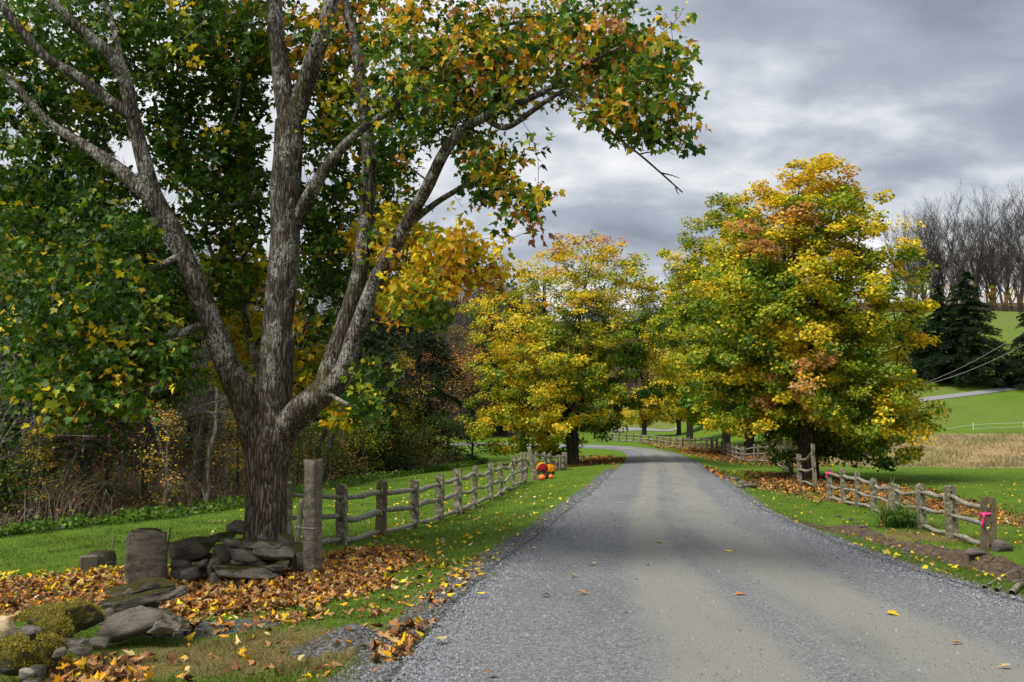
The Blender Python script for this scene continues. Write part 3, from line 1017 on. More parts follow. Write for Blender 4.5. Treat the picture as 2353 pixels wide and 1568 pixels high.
    blobs = [(270, 250, 60, 70, 14.2, .8, 14, DG), (150, 230, 60, 60, 14.0, .8, 12, DG), (400, 290, 60, 60, 14.4, .8, 12, DG), (760, 230, 50, 60, 13.6, .7, 10, GM), (560, 290, 60, 90, 13.6, .9, 16, DG), (590, 150, 50, 90, 13.8, .9, 14, GM), (560, 420, 50, 60, 13.8, .8, 10, GM), (80, 90, 170, 150, 12.5, 1.6, 75, DG), (330, 60, 190, 130, 12.6, 1.6, 80, DG), (520, 90, 130, 130, 13.4, 1.5, 70, GM), (90, 330, 150, 150, 12.8, 1.5, 62, DG),
             (480, 330, 120, 130, 14.0, 1.5, 62, DG), (430, 180, 90, 90, 14.2, 1.2, 22, DG), (190, 480, 190, 110, 12.6, 1.4, 62, DG), (60, 520, 110, 130, 12.4, 1.3, 46, DG), (180, 610, 200, 120, 12.0, 1.3, 75, DG), (350, 700, 110, 130, 12.2, 1.2, 46, DG),
             (150, 740, 150, 110, 11.8, 1.2, 58, DG), (290, 830, 150, 80, 12.0, 1.0, 50, GM), (140, 890, 110, 80, 11.5, 1.0, 40, GM), (230, 930, 130, 45, 11.6, .9, 26, GM), (400, 860, 50, 60, 12.3, .7, 12, GM),
             (520, 500, 100, 110, 14.6, 1.2, 50, GM), (500, 650, 80, 90, 14.8, 1.0, 30, GM), (560, 740, 60, 80, 15.0, .8, 30, YG), (545, 830, 40, 70, 15.0, .7, 14, YG), (590, 620, 40, 80, 15.0, .8, 16, YG), (330, 560, 60, 70, 13.4, .8, 14, GM),
             (740, 500, 60, 110, 14.5, .9, 34, DG), (740, 640, 55, 110, 14.6, .8, 34, DG), (760, 330, 70, 110, 14.2, 1.0, 34, GM), (780, 780, 50, 60, 14.5, .6, 10, GM), (720, 830, 45, 80, 14.8, .6, 16, YG), (690, 870, 30, 50, 14.8, .5, 7, YG),
             (720, 90, 130, 110, 13.2, 1.3, 52, GY_), (870, 110, 130, 130, 12.9, 1.3, 70, GY_), (900, 290, 90, 110, 12.9, 1.0, 44, GM), (890, 430, 65, 90, 13.0, .8, 30, GM), (860, 540, 50, 70, 12.8, .7, 18, YG),
             (1010, 110, 130, 120, 12.2, 1.1, 70, GY_), (1140, 110, 130, 110, 11.6, 1.0, 72, GY_), (1270, 110, 120, 100, 11.1, .9, 66, GY_), (1390, 120, 110, 95, 10.7, .8, 56, GY_), (1470, 160, 75, 85, 10.5, .7, 36, GY_), (1530, 230, 38, 65, 10.4, .5, 16, GY_),
             (1430, 250, 80, 50, 10.5, .6, 22, GY_), (1490, 300, 60, 30, 10.4, .5, 12, GM), (1020, 240, 80, 70, 12.0, .9, 34, GM), (1130, 220, 70, 50, 11.4, .7, 26, GM), (1100, 330, 70, 60, 11.5, .7, 22, GY_), (1150, 400, 45, 60, 11.4, .5, 14, YO), (1200, 470, 50, 55, 11.3, .5, 16, GY_), (1095, 430, 35, 25, 11.7, .4, 7, DG),
             (960, 610, 110, 80, 12.4, .8, 60, YO), (1040, 580, 80, 70, 12.1, .7, 36, YO), (930, 680, 70, 55, 12.5, .6, 26, YG), (980, 720, 45, 35, 12.4, .5, 12, GM), (1120, 620, 40, 40, 12.0, .5, 9, YO), (900, 520, 50, 50, 12.7, .6, 12, YG),
             (830, 880, 55, 50, 12.6, .5, 15, DG), (795, 935, 40, 30, 12.4, .3, 9, YG), (850, 940, 35, 30, 12.2, .3, 9, GM), (770, 965, 25, 14, 12.4, .3, 4, YG), (690, 760, 30, 90, 14.6, .6, 10, YG),
             (300, -170, 330, 130, 12.8, 1.8, 70, DG), (700, -170, 280, 130, 13.2, 1.8, 50, GY_), (1150, -90, 200, 60, 11.8, 1.2, 24, GY_), (450, -400, 400, 120, 13.2, 2, 40, DG), (-150, 200, 150, 320, 12.8, 1.8, 70, DG)]
    tg, spr = [], []
    lim = []
    for nm, lst, n, k in limbs:
        if k < 12: continue
        pts, rad = px_path(lst)
        pp, rr_ = smoothpath([(a_, b_, Y_) for a_, b_, Y_, r_ in lst], [r_ for a_, b_, Y_, r_ in lst], 40)
        lim.append(np.column_stack([pp, rr_]))
    lim = np.vstack(lim)
    for bx, by, rx, ry, Y, dY, n, mix in blobs:
        if bx < 620: Y += 1.2 if by < 560 else .35                     # most of the left half hangs behind the limbs
        for _ in range(int(n * ((2.25 if by < 450 else 1.85) if bx < 620 else (1.5 if bx < 1000 else 1.25)))):
            a = rng.random() * 2 * math.pi
            rr = math.sqrt(rng.random()) if rng.random() < (.72 if bx < 1000 else .5) else abs(rng.normal()) * (.75 if bx < 1000 else .95)
            y_ = Y + rng.normal() * dY * .6
            qx, qy = bx + rx * rr * math.cos(a), by + ry * rr * math.sin(a)
            dd_ = np.hypot(lim[:, 0] - qx, lim[:, 1] - qy) - lim[:, 3]
            j = int(np.argmin(dd_))
            if dd_[j] < 48 and y_ < lim[j, 2] + .5 and rng.random() < .84:
                y_ = lim[j, 2] + .5 + rng.random() * 1.4
            c = at(qx, qy, y_)
            tg.append(c)
            spr.append((c, mix))
    tg = np.array(tg)
    tw = grow(chains, tg, tip_r=.0035, step=.35, upbias=.15, lowpen=.1)
    V, g = tubes([(p - TREE, np.minimum(r_, .04), k, 0) for p, r_, k, _ in tw])
    tag(link('twigs', npmesh('twigs', V, g, smooth=True), root, M['bark_limb']), kind='stuff')
    P, Nn, T_, S, C = [], [], [], [], []
    for c, mix in spr:
        od = c - (TREE + np.array([.3, 0, 4]))
        od /= np.linalg.norm(od)
        nl = rng.integers(13, 21)
        a = spray(c, nl, .22, .65, .090 + .016 * (c[1] > 13.5), mix, od * .5, droop=.8, up=.45)
        for l_, x in zip((P, Nn, T_, S, C), a): l_.append(x)
    P, Nn, T_, S, C = map(np.concatenate, (P, Nn, T_, S, C))
    # the 300 leaves nearest to the camera are single pieces, the rest one mass
    inview = (np.abs(P[:, 0] / P[:, 1]) < .5) & (P[:, 2] < 1.7 + P[:, 1] * .43)
    order = np.argsort(np.where(inview, P[:, 1], 99))
    near_i, rest = order[:300], order[300:]
    fr_ = rest[P[rest, 1] < 12.4]
    bk_ = rest[P[rest, 1] >= 12.4]
    crown = link('crown', leaf_mesh('crown', 'maple', P[fr_] - TREE, Nn[fr_], T_[fr_], S[fr_], C[fr_]), root, M['leaf'])
    tag(crown, kind='stuff')
    tag(link('crown', leaf_mesh('crown', 'low', P[bk_] - TREE, Nn[bk_], T_[bk_], S[bk_], C[bk_]), root, M['leaf']), kind='stuff')
    shared_leaves(near_i, P - TREE, Nn, T_, S, C, crown, 'leaf')
    return root


LEAFVAR = {}


def leaf_variant(col, dry=False):
    """single maple leaf mesh of one of a few colours, shared between leaves"""
    key = (tuple(np.round(np.log(np.maximum(col, .004)) * 1.6)), dry)
    if key not in LEAFVAR:
        me_ = leaf_mesh('leaf', 'maple', np.zeros((1, 3)), np.array([[0, 0, 1.]]), np.array([[0, 1., 0]]), np.array([1.]), col[None])
        me_.materials.append(M['dryleaf'] if dry else M['leaf'])
        LEAFVAR[key] = me_
    return LEAFVAR[key]


def shared_leaves(ids, P, Nn, T_, S, C, parent, name, dry=False, props=None):
    B = basis(Nn[ids], T_[ids])
    for k, i in enumerate(ids):
        o_ = bpy.data.objects.new(name, leaf_variant(C[i], dry))
        COL.objects.link(o_)
        o_.parent = parent
        m4 = Matrix([[*(B[k][r_] * S[i]), P[i][r_]] for r_ in range(3)] + [[0, 0, 0, 1]])
        o_.matrix_local = m4
        if props: tag(o_, *props)


near_maple()


# ------------------------------------------------------------------ roadside maples
def maple(name, base, label, group, prof, offs, n_clump, leaves, lsize, mixfn, trunk_r, seed, fork, crad=.62, kind='low', limbs=6, shell=.55, lean=(0, 0), lay=.55, keep=None):
    """prof: [(z, half width)] crown profile in metres above the base"""
    global rng
    rng = np.random.default_rng(seed)
    root = empty(name, base)
    tag(root, label, 'tree', group)
    zs = np.array([p[0] for p in prof]); hw = np.array([p[1] for p in prof])
    offz = np.array([o_[0] for o_ in offs]); offx = np.array([o_[1] for o_ in offs])
    H = zs[-1]
    pts, tries = [], 0
    areas = np.interp(np.linspace(zs[0], H, 200), zs, hw) ** 1.5
    zz = np.linspace(zs[0], H, 200)
    cdf = np.cumsum(areas); cdf /= cdf[-1]
    mind = (2.2 * hw.max() * H / n_clump) ** .5 * .5
    while len(pts) < n_clump and tries < n_clump * 30:
        tries += 1
        z = np.interp(rng.random(), cdf, zz)
        a = rng.random() * 2 * math.pi
        rr = np.interp(z, zs, hw)
        lobes = 1 + .14 * math.sin(3 * a + seed + z * .7) + .13 * math.sin(5 * a + 2.1 * z + seed) + .08 * math.sin(9 * a - 3.3 * z)
        if rng.random() < .05: lobes *= 1.13
        f = rng.random() ** shell
        x = rr * lobes * f * math.cos(a) + np.interp(z, offz, offx)
        y = rr * lobes * f * math.sin(a)
        p = np.array([x, y, z + .3 * math.sin(a * 4 + seed)])
        if keep is not None and not keep(p): continue
        if pts:
            if np.min(np.linalg.norm(np.array(pts[-400:]) - p, axis=1)) < mind * .5: continue
        pts.append(p)
    pts = np.array(pts)
    # fixed limbs
    chains = []
    tp = [np.array([0, 0, -.3]), np.array([0, 0, .15]), np.array([.03, 0, fork * .5]), np.array([lean[0], lean[1], fork])]
    P0, r0 = smoothpath(tp, [trunk_r * 1.45, trunk_r * 1.12, trunk_r * .95, trunk_r * 1.0], 14)
    trunk_ch = [(P0, r0, 16, .8)]
    chains.append((P0, r0, None))
    for i in range(limbs):
        a = i * 2 * math.pi / limbs + rng.uniform(-.3, .3)
        zt = rng.uniform(.62, .92) * H
        rr = np.interp(zt, zs, hw) * rng.uniform(.35, .6)
        end = np.array([rr * math.cos(a) + np.interp(zt, offz, offx) * .8, rr * math.sin(a), zt])
        m1 = P0[-1] + np.array([math.cos(a) * rr * .35, math.sin(a) * rr * .35, (zt - fork) * .35])
        m2 = P0[-1] + np.array([math.cos(a) * rr * .75, math.sin(a) * rr * .75, (zt - fork) * .7])
        Pl, rl = smoothpath([P0[-2], m1, m2, end], [trunk_r * .55, trunk_r * .38, trunk_r * .22, .02], 16)
        trunk_ch.append((Pl, rl, 8, .4))
        chains.append((Pl, rl, P0[-2]))
    V, g = tubes(trunk_ch[:1])
    link('trunk', npmesh('trunk', V, g, smooth=True), root, M['bark_far'])
    for c_ in trunk_ch[1:]:
        V, g = tubes([c_])
        link('limb', npmesh('limb', V, g, smooth=True), root, M['bark_far'])
    tw = grow(chains, pts, tip_r=.010, step=.8, upbias=.2, lowpen=.5, seed=seed)
    V, g = tubes(tw)
    tag(link('twigs', npmesh('twigs', V, g, smooth=True), root, M['bark_far']), kind='stuff')
    Pn, Nn, T_, S, C = [], [], [], [], []
    cen = np.array([np.interp(H * .5, offz, offx), 0, H * .45])
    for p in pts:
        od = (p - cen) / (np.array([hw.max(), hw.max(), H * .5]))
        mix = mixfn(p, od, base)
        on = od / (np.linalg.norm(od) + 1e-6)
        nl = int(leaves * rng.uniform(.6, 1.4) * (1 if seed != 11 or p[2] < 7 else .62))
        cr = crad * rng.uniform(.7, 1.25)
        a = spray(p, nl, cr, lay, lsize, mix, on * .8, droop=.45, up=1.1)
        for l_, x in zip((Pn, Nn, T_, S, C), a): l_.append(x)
    Pn, Nn, T_, S, C = map(np.concatenate, (Pn, Nn, T_, S, C))
    ok = Pn[:, 2] > .25
    C = np.minimum(C * 1.22, [.80, .62, .5])
    crown = link('crown', leaf_mesh('crown', kind, Pn[ok], Nn[ok], T_[ok], S[ok] * (np.array([1.25, 1, 1]) if kind == 'tri' else 1), C[ok]), root, M['leaf'])
    tag(crown, kind='stuff')
    return root


def nz(p, s, off=0.):
    return noise.noise(Vector((p[0] * s + off, p[1] * s, p[2] * s)))


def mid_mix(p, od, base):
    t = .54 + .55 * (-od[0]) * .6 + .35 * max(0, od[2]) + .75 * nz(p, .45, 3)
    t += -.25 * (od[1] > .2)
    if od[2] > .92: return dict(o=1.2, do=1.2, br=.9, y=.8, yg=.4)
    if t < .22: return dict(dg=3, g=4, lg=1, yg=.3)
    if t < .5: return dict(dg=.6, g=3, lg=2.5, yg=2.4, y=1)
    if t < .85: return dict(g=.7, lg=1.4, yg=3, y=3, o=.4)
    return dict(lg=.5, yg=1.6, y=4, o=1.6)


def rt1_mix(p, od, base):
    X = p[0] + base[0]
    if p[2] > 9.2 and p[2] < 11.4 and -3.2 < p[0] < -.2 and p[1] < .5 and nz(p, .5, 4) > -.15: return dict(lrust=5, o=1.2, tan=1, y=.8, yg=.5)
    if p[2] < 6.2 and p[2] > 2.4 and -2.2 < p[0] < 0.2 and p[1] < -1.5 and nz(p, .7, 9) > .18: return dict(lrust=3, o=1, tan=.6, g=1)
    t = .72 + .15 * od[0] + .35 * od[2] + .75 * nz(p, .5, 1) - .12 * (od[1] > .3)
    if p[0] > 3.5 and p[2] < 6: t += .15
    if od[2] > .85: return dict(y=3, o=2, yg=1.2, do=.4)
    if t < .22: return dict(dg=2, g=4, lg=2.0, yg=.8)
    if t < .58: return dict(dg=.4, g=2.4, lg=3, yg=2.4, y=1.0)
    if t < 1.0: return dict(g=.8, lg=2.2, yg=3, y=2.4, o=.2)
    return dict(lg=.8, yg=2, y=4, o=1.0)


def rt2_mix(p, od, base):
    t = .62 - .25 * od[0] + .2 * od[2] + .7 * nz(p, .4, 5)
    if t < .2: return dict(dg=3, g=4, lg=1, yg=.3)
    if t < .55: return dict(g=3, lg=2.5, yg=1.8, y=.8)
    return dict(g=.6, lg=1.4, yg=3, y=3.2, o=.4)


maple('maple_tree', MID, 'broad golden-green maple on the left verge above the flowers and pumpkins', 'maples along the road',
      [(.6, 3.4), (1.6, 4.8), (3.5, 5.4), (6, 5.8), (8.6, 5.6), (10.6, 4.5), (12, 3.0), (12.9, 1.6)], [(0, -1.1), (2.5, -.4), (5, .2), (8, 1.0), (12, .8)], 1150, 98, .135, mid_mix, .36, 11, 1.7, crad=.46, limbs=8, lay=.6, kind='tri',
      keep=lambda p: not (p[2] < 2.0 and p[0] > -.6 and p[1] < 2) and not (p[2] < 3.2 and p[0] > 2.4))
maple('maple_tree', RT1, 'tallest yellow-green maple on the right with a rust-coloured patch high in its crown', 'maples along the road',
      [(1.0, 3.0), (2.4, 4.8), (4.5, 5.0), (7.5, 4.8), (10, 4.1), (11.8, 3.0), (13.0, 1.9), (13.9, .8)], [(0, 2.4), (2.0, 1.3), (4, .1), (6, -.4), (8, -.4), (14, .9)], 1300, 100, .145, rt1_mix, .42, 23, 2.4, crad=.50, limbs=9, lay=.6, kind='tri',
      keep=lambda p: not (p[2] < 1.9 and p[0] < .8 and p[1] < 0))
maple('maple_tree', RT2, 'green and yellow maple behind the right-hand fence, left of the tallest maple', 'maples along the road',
      [(2.0, 3.6), (4, 5.4), (8, 5.8), (12, 4.8), (15.5, 3.6), (18, 2.2), (19.4, .8)], [(0, -1.4), (5, -1.8), (12, -1.5), (19, -1.4)], 900, 92, .18, rt2_mix, .36, 31, 3.2, crad=.64, limbs=8, lay=.6, kind='tri')


def yel_mix(p, od, base):
    return dict(yg=1, y=4, o=2, lg=.5) if nz(p, .6) > -.1 else dict(lg=1, yg=2, y=2)


def grn_mix(p, od, base):
    return dict(dg=1, g=3, lg=2, yg=1.2, y=.5)


RT3, RT4, YT1, YT2 = hit(1669, 1026), hit(1585, 1014), hit(1480, 1002), hit(1560, 1000)
maple('maple_tree', RT3, 'dark green maple third along the right-hand fence', 'maples along the road',
      [(2.6, 3.0), (5, 4.4), (8, 3.8), (10, 2.0), (11, 1)], [(0, .6), (16, .6)], 190, 60, .24, grn_mix, .34, 41, 3.0, crad=.9)
maple('maple_tree', RT4, 'maple by the fence where the road bends, half hidden by the others', 'maples along the road',
      [(2.6, 2.6), (5, 3.8), (7.5, 2.8), (9, 1.2)], [(0, 0), (13, 0)], 120, 60, .26, yel_mix, .32, 43, 3.0, crad=.9)
maple('maple_tree', YT1, 'small orange-yellow maple behind the far rail fence at the bend', 'maples along the road',
      [(1.6, 2.6), (3, 4.0), (4.4, 3.4), (5.6, 1.6), (6.2, .5)], [(0, 0), (6, 0)], 120, 46, .25, yel_mix, .30, 45, 1.5, crad=.75, limbs=5)
maple('maple_tree', YT2, 'small bright yellow maple right of the orange one at the bend', 'maples along the road',
      [(1.8, 2.8), (3, 4.2), (4.6, 3.6), (6, 1.4)], [(0, 0), (6, 0)], 120, 46, .25, yel_mix, .28, 47, 1.6, crad=.75, limbs=5)
rng = np.random.default_rng(99)


# ------------------------------------------------------------------ bare trees
def bare_mesh(seed, H, trunk_r, levels=5, spread=.55, upright=.35, fork=.3, pexp=.62):
    rs = random.Random(seed)
    ch = []

    def br(p, d, ln, r_, lev):
        n = 5 if lev < 2 else 4
        pts, rad = [p], [r_]
        for i in range(1, n):
            d = (d + Vector((rs.gauss(0, .09), rs.gauss(0, .09), rs.gauss(0, .06) + .05 * upright))).normalized()
            p = p + d * (ln / (n - 1))
            pts.append(p); rad.append(r_ * (1 - .45 * i / (n - 1)))
        k = 10 if r_ > .12 else (6 if r_ > .05 else 3)
        ch.append((np.array([tuple(q_) for q_ in pts]), np.array(rad), k, 0, lev))
        if lev >= levels: return
        nb_ = rs.choice([3, 4]) if lev > 1 else rs.choice([5, 6])
        for b_ in range(nb_):
            t = rs.uniform(.35, 1.0) if b_ else 1.0
            i = min(len(pts) - 1, max(1, int(round(t * (len(pts) - 1)))))
            a = rs.uniform(0, 2 * math.pi)
            sp = spread * rs.uniform(.5, 1.2) * (0.45 if b_ == 0 else 1)
            perp = Vector((math.cos(a), math.sin(a), 0))
            nd = (d * math.cos(sp) + perp * math.sin(sp) + Vector((0, 0, upright * .4))).normalized()
            br(pts[i], nd, ln * rs.uniform(.55, .82), max(.013, rad[i] * (.75 if b_ == 0 else .55)), lev + 1)
    br(Vector((0, 0, -.3)), Vector((0, 0, 1)), H * fork, trunk_r, 0)
    lo = [c[:4] for c in ch if c[4] == 0]
    hi = [c[:4] for c in ch if c[4] > 0]
    return tubes(lo), tubes(hi)


def bare_proto(name, seed, mat, **kw):
    (V0, g0), (V1, g1) = bare_mesh(seed, **kw)
    a = npmesh('trunk', V0, g0, smooth=True); a.materials.append(mat)
    b_ = npmesh('crown', V1, g1, smooth=True); b_.materials.append(mat)
    return name, a, b_


def place(proto, loc, rz, s, label, group, cat='tree', tilt=0):
    name, a, b_ = proto[:3]
    root = empty(name, loc, rz)
    root.scale = (s, s, s)
    root.rotation_euler = (tilt, 0, rz)
    tag(root, label, cat, group)
    if a is not None: link('trunk', a, root)
    if b_ is not None:
        c = link('crown', b_, root)
    for extra in proto[3:]:
        link(extra[0], extra[1], root)
    return root


BARE = [bare_proto('bare_tree', 101, M['bark_bare'], H=20, trunk_r=.36, levels=5, spread=.72, upright=.45, fork=.30),
        bare_proto('bare_tree', 102, M['bark_bare'], H=21, trunk_r=.34, levels=5, spread=.62, upright=.5, fork=.33),
        bare_proto('bare_tree', 107, M['bark_bare'], H=18, trunk_r=.30, levels=5, spread=.8, upright=.4, fork=.28)]
PALE = [bare_proto('pale_tree', 205, M['pale'], H=11, trunk_r=.11, levels=4, spread=.7, upright=.15, fork=.34),
        bare_proto('pale_tree', 206, M['pale'], H=9, trunk_r=.08, levels=4, spread=.8, upright=.0, fork=.42)]


# conifers
def conifer_proto(name, seed, H, Rb, nb_=85, droop=.35, per=26):
    rs = np.random.default_rng(seed)
    V, g = tubes([(np.array([[0, 0, -.3], [0, 0, H * .5], [0, 0, H]]), np.array([Rb * .075, Rb * .045, .01]), 8, 0)])
    trunk = npmesh('trunk', V, g, smooth=True); trunk.materials.append(M['bark_far'])
    P, Nn, T_, S = [], [], [], []
    bch = []
    for i in range(nb_):
        t = (i + rs.random()) / nb_
        z = H * (.06 + .93 * t)
        ln = Rb * (1 - t) ** .85 * rs.uniform(.75, 1.15) + .12
        a = rs.random() * 2 * math.pi
        d = np.array([math.cos(a), math.sin(a), 0])
        m_ = int(2.6 * per * (.35 + ln / Rb))
        u = rs.random(m_) ** .7
        pz = z + ln * (.12 * u - droop * u ** 2)
        c = d[None] * (ln * u)[:, None]; c[:, 2] = pz
        side = np.cross(d, [0, 0, 1])
        sgn = rs.choice([-1, 1], m_)
        wdt = ln * .35 * (1 - u * .6)
        tip = d[None] * .8 + side[None] * (sgn * rs.uniform(.3, 1.2, m_))[:, None] + np.array([0, 0, -.35]) + rs.normal(size=(m_, 3)) * .2
        P.append(c + side[None] * (sgn * wdt * rs.random(m_) * .5)[:, None])
        Nn.append(rs.normal(size=(m_, 3)) * .35 + np.array([0, 0, 1.]))
        T_.append(tip)
        S.append(np.stack([rs.uniform(.07, .13, m_), rs.uniform(.28, .5, m_) * (.5 + ln / Rb), np.ones(m_) * .3], -1))
        bch.append((np.array([[0, 0, z], d * ln * .5 + [0, 0, z - ln * droop * .2], d * ln * .95 + [0, 0, z + ln * (.12 - droop)]]), np.array([.03, .02, .006]) * Rb / 2.5, 3, 0))
    P, Nn, T_, S = map(np.concatenate, (P, Nn, T_, S))
    n = len(P)
    col = np.array([.022, .045, .022]) * rs.uniform(.55, 1.5, (n, 1)) * rs.uniform(.9, 1.1, (n, 3))
    cr_ = leaf_mesh('crown', 'tri', P, Nn, T_, S, col)
    cr_.materials.append(M['leaf'])
    V, g = tubes(bch)
    bm_ = npmesh('branches', V, g); bm_.materials.append(M['bark_far'])
    return name, trunk, cr_, ('branches', bm_)


CON = [conifer_proto('conifer', 301, 11, 4.6, 210, .3, 46), conifer_proto('conifer', 302, 11, 4.2, 200, .38, 46), conifer_proto('hemlock', 303, 14, 3.6, 130, .45, 34)]

def leafy_proto(name, seed, H, hw, n_clump, leaves, lsize, mixw, trunk_r, low=.15, mat='bark_far', crad=.6):
    global rng
    rng = np.random.default_rng(seed)
    pts = []
    for i in range(n_clump):
        z = H * (low + (1 - low) * rng.random() ** .8)
        rr = hw * math.sin(math.pi * min(.97, max(.12, (z / H - low * .6) / (1 - low * .6)))) ** .7
        a = rng.random() * 6.283
        f = rng.random() ** .5
        pts.append([rr * f * math.cos(a), rr * f * math.sin(a), z])
    pts = np.array(pts)
    P0, r0 = smoothpath([(0, 0, -.3), (.1, 0, H * .3), (0, .1, H * .6), (.1, 0, H * .92)], [trunk_r * 1.2, trunk_r, trunk_r * .6, .012], 14)
    V, g = tubes([(P0, r0, 8, .3)])
    tr = npmesh('trunk', V, g, smooth=True); tr.materials.append(M[mat])
    tw = grow([(P0, r0, None)], pts, tip_r=.006, step=.6, upbias=.25, lowpen=.6, seed=seed)
    V, g = tubes(tw)
    tm = npmesh('branches', V, g); tm.materials.append(M[mat])
    acc = [[], [], [], [], []]
    for p in pts:
        od = np.array([p[0], p[1], .5]); od /= np.linalg.norm(od)
        for l_, x in zip(acc, spray(p, int(leaves * rng.uniform(.5, 1.5)), crad, .6, lsize, mixw, od, .4, .9)): l_.append(x)
    acc = list(map(np.concatenate, acc))
    cr_ = leaf_mesh('crown', 'tri', *acc); cr_.materials.append(M['leaf'])
    return name, tr, cr_, ('branches', tm)


LEAFY = {'yellow': leafy_proto('yellowing_tree', 401, 7.5, 2.2, 70, 26, .13, dict(lg=.6, yg=1.6, y=2, o=1, br=.5), .09, .25),
         'orange': leafy_proto('orange_tree', 402, 7, 2.0, 60, 24, .13, dict(o=2, do=2.5, rust=2, br=1), .09, .25),
         'green': leafy_proto('green_bushy_tree', 403, 5.5, 1.5, 80, 40, .14, dict(dg=3, g=3, lg=.7), .10, .06),
         'dull': leafy_proto('dull_green_tree', 404, 10, 2.8, 90, 26, .15, dict(dg=3, g=2, lg=.6, br=.6), .13, .2),
         'brown': leafy_proto('brown_leaved_tree', 405, 6, 1.8, 60, 18, .12, dict(br=3, rust=1.5, dbr=2, tan=.6), .07, .2)}
LEAFY0 = [LEAFY['brown'], LEAFY['orange'], LEAFY['yellow']]

ORD = ['first', 'second', 'third', 'fourth', 'fifth', 'sixth', 'seventh', 'eighth', 'ninth']
# the open hill on the right: wood on its crest, conifers on its slope
for i, (px, h, s) in enumerate([(2100, 0, .95), (2135, 1, 1.0), (2172, 2, .95), (2205, 0, 1.12), (2248, 1, 1.08), (2285, 0, 1.12), (2318, 2, 1.1), (2350, 1, 1.12), (2390, 0, 1.1)]):
    Y = 194 + (i * 37 % 11)
    x = (px - CX) / F * Y * 1.0
    place(BARE[h], (x, Y, gz(x, Y) - .2), i * 1.7, s * 1.38, 'tall bare grey tree on the green hill crest, %s from the left' % ORD[i], 'bare trees on the hill crest')
for i in range(16):
    px = 2085 + i * 19 + (i * 13 % 7)
    Y = 214 + (i * 29 % 23)
    x = (px - CX) / F * Y
    place(BARE[(i * 2 + 1) % 3], (x, Y, gz(x, Y) - .2), i * 2.3, .9 + .07 * (i % 5), 'slimmer bare tree among the tall ones on the hill crest', 'bare trees on the hill crest')


for i in range(22):
    px = 2075 + i * 15 + (i * 7 % 5)
    Y = 192 + (i * 17 % 9)
    x = (px - CX) / F * Y
    place(LEAFY0[i % 3], (x, Y, gz(x, Y) - .2), i * 2.1, .55 + .08 * (i % 4), ['brown-leaved bush below the bare trees on the hill crest', 'rusty bush below the bare trees on the hill crest', 'yellowish bush below the bare trees on the hill crest'][i % 3], 'bushes on the hill crest', 'bush')


def on_ground(px, Y):
    x = (px - CX) / F * Y
    return (x, Y, gz(x, Y) - .1)


lab = {0: 'dark conifer on the hill beside the tallest maple', 1: 'dark pointed conifer, right one of the pair above the hill path'}
place(CON[1], on_ground(2160, 116), .4, 1.05, lab[0], 'conifers on the hill')
place(CON[0], on_ground(2230, 114), 1.9, 1.22, lab[1], 'conifers on the hill')
place(CON[2], on_ground(2196, 121), 5.1, .8, 'conifer standing behind and between the dark pair on the hill', 'conifers on the hill')
place(CON[1], on_ground(2385, 112), 2.9, 1.05, 'dark conifer cut off by the right edge of the view', 'conifers on the hill')
place(CON[0], on_ground(2095, 124), 3.9, .8, 'conifer mostly hidden behind the tallest maple', 'conifers on the hill')

# ------------------------------------------------------------------ wood on the left hill
rs = random.Random(5)


def wood_at(px, Y, proto, s, label, group, tilt=0.0):
    x = (px - CX) / F * Y
    place(proto, (x, Y, gz(x, Y) - .15), rs.uniform(0, 6.28), s, label, group, tilt=tilt)


def wdist(px, Y):
    x = (px - CX) / F * Y
    return float(hill_sd(np.array([x]), np.array([Y]))[0])


WG = 'trees of the wood on the left hill'
# deep rows first: conifers and bare trees up the slope
cnt = 0
for row, (dmin, step_, kinds) in enumerate([(2.0, 58, 'pbpd'), (5, 55, 'bdpb'), (9, 58, 'hbpd'), (15, 66, 'bhbb'), (24, 80, 'bhbb'), (36, 100, 'bbhb')]):
    px = -60 + row * 17
    while px < 1180:
        # walk outwards along this view ray until the wanted depth inside the wood
        Y = 14.0
        while Y < 130 and wdist(px, Y) < dmin + rs.uniform(0, 2.5): Y += .6
        k = kinds[cnt % 4]
        cnt += 1
        if Y < 128:
            if k == 'h': wood_at(px, Y, CON[2] if cnt % 3 else CON[0], rs.uniform(.55, .95), 'dark hemlock standing in the wood on the left', WG)
            elif k == 'b': wood_at(px, Y, BARE[cnt % 3], rs.uniform(.42, .68), 'bare grey tree standing in the wood on the left', WG)
            elif k == 'p': wood_at(px, Y, PALE[cnt % 2], rs.uniform(.5, .9), 'thin pale leafless tree at the edge of the wood', WG, rs.uniform(-.25, .25))
            else: wood_at(px, Y, LEAFY['dull'], rs.uniform(.6, 1.0), 'dull dark green tree standing in the wood on the left', WG)
        px += step_ * rs.uniform(.75, 1.25)
# the ones that stand out
for px, Y, k, s, lb in [(985, 62, 'green', 1.15, 'dense dark green tree at the wood edge left of the golden maple'),
                        (915, 52, 'yellow', .85, 'yellowing tree left of the dense green one at the wood edge'),
                        (1030, 72, 'orange', 1.2, 'orange tree above the dense green one at the wood edge'),
                        (945, 70, 'orange', 1.1, 'orange tree high on the slope right of the big maple'),
                        (850, 50, 'brown', 1.0, 'brown-leaved young tree at the wood edge right of the big maple'),
                        (100, 24.6, 'yellow', .32, 'small yellow-green sapling at the wood edge far left'),
                        (20, 25, 'green', .85, 'dark green leafy tree at the left edge of the view'),
                        (470, 32, 'brown', .7, 'brown-leaved sapling behind the white-barked stem'),
                        (550, 33, 'yellow', .5, 'yellow sapling close left of the big maple trunk'),
                        (250, 28, 'brown', .8, 'brown-leaved sapling left of the bright orange shrub'),
                        (1085, 66, 'brown', 1.0, 'brown-leaved tree at the left edge of the golden maple')]:
    wood_at(px, Y, LEAFY[k], s, lb, WG)

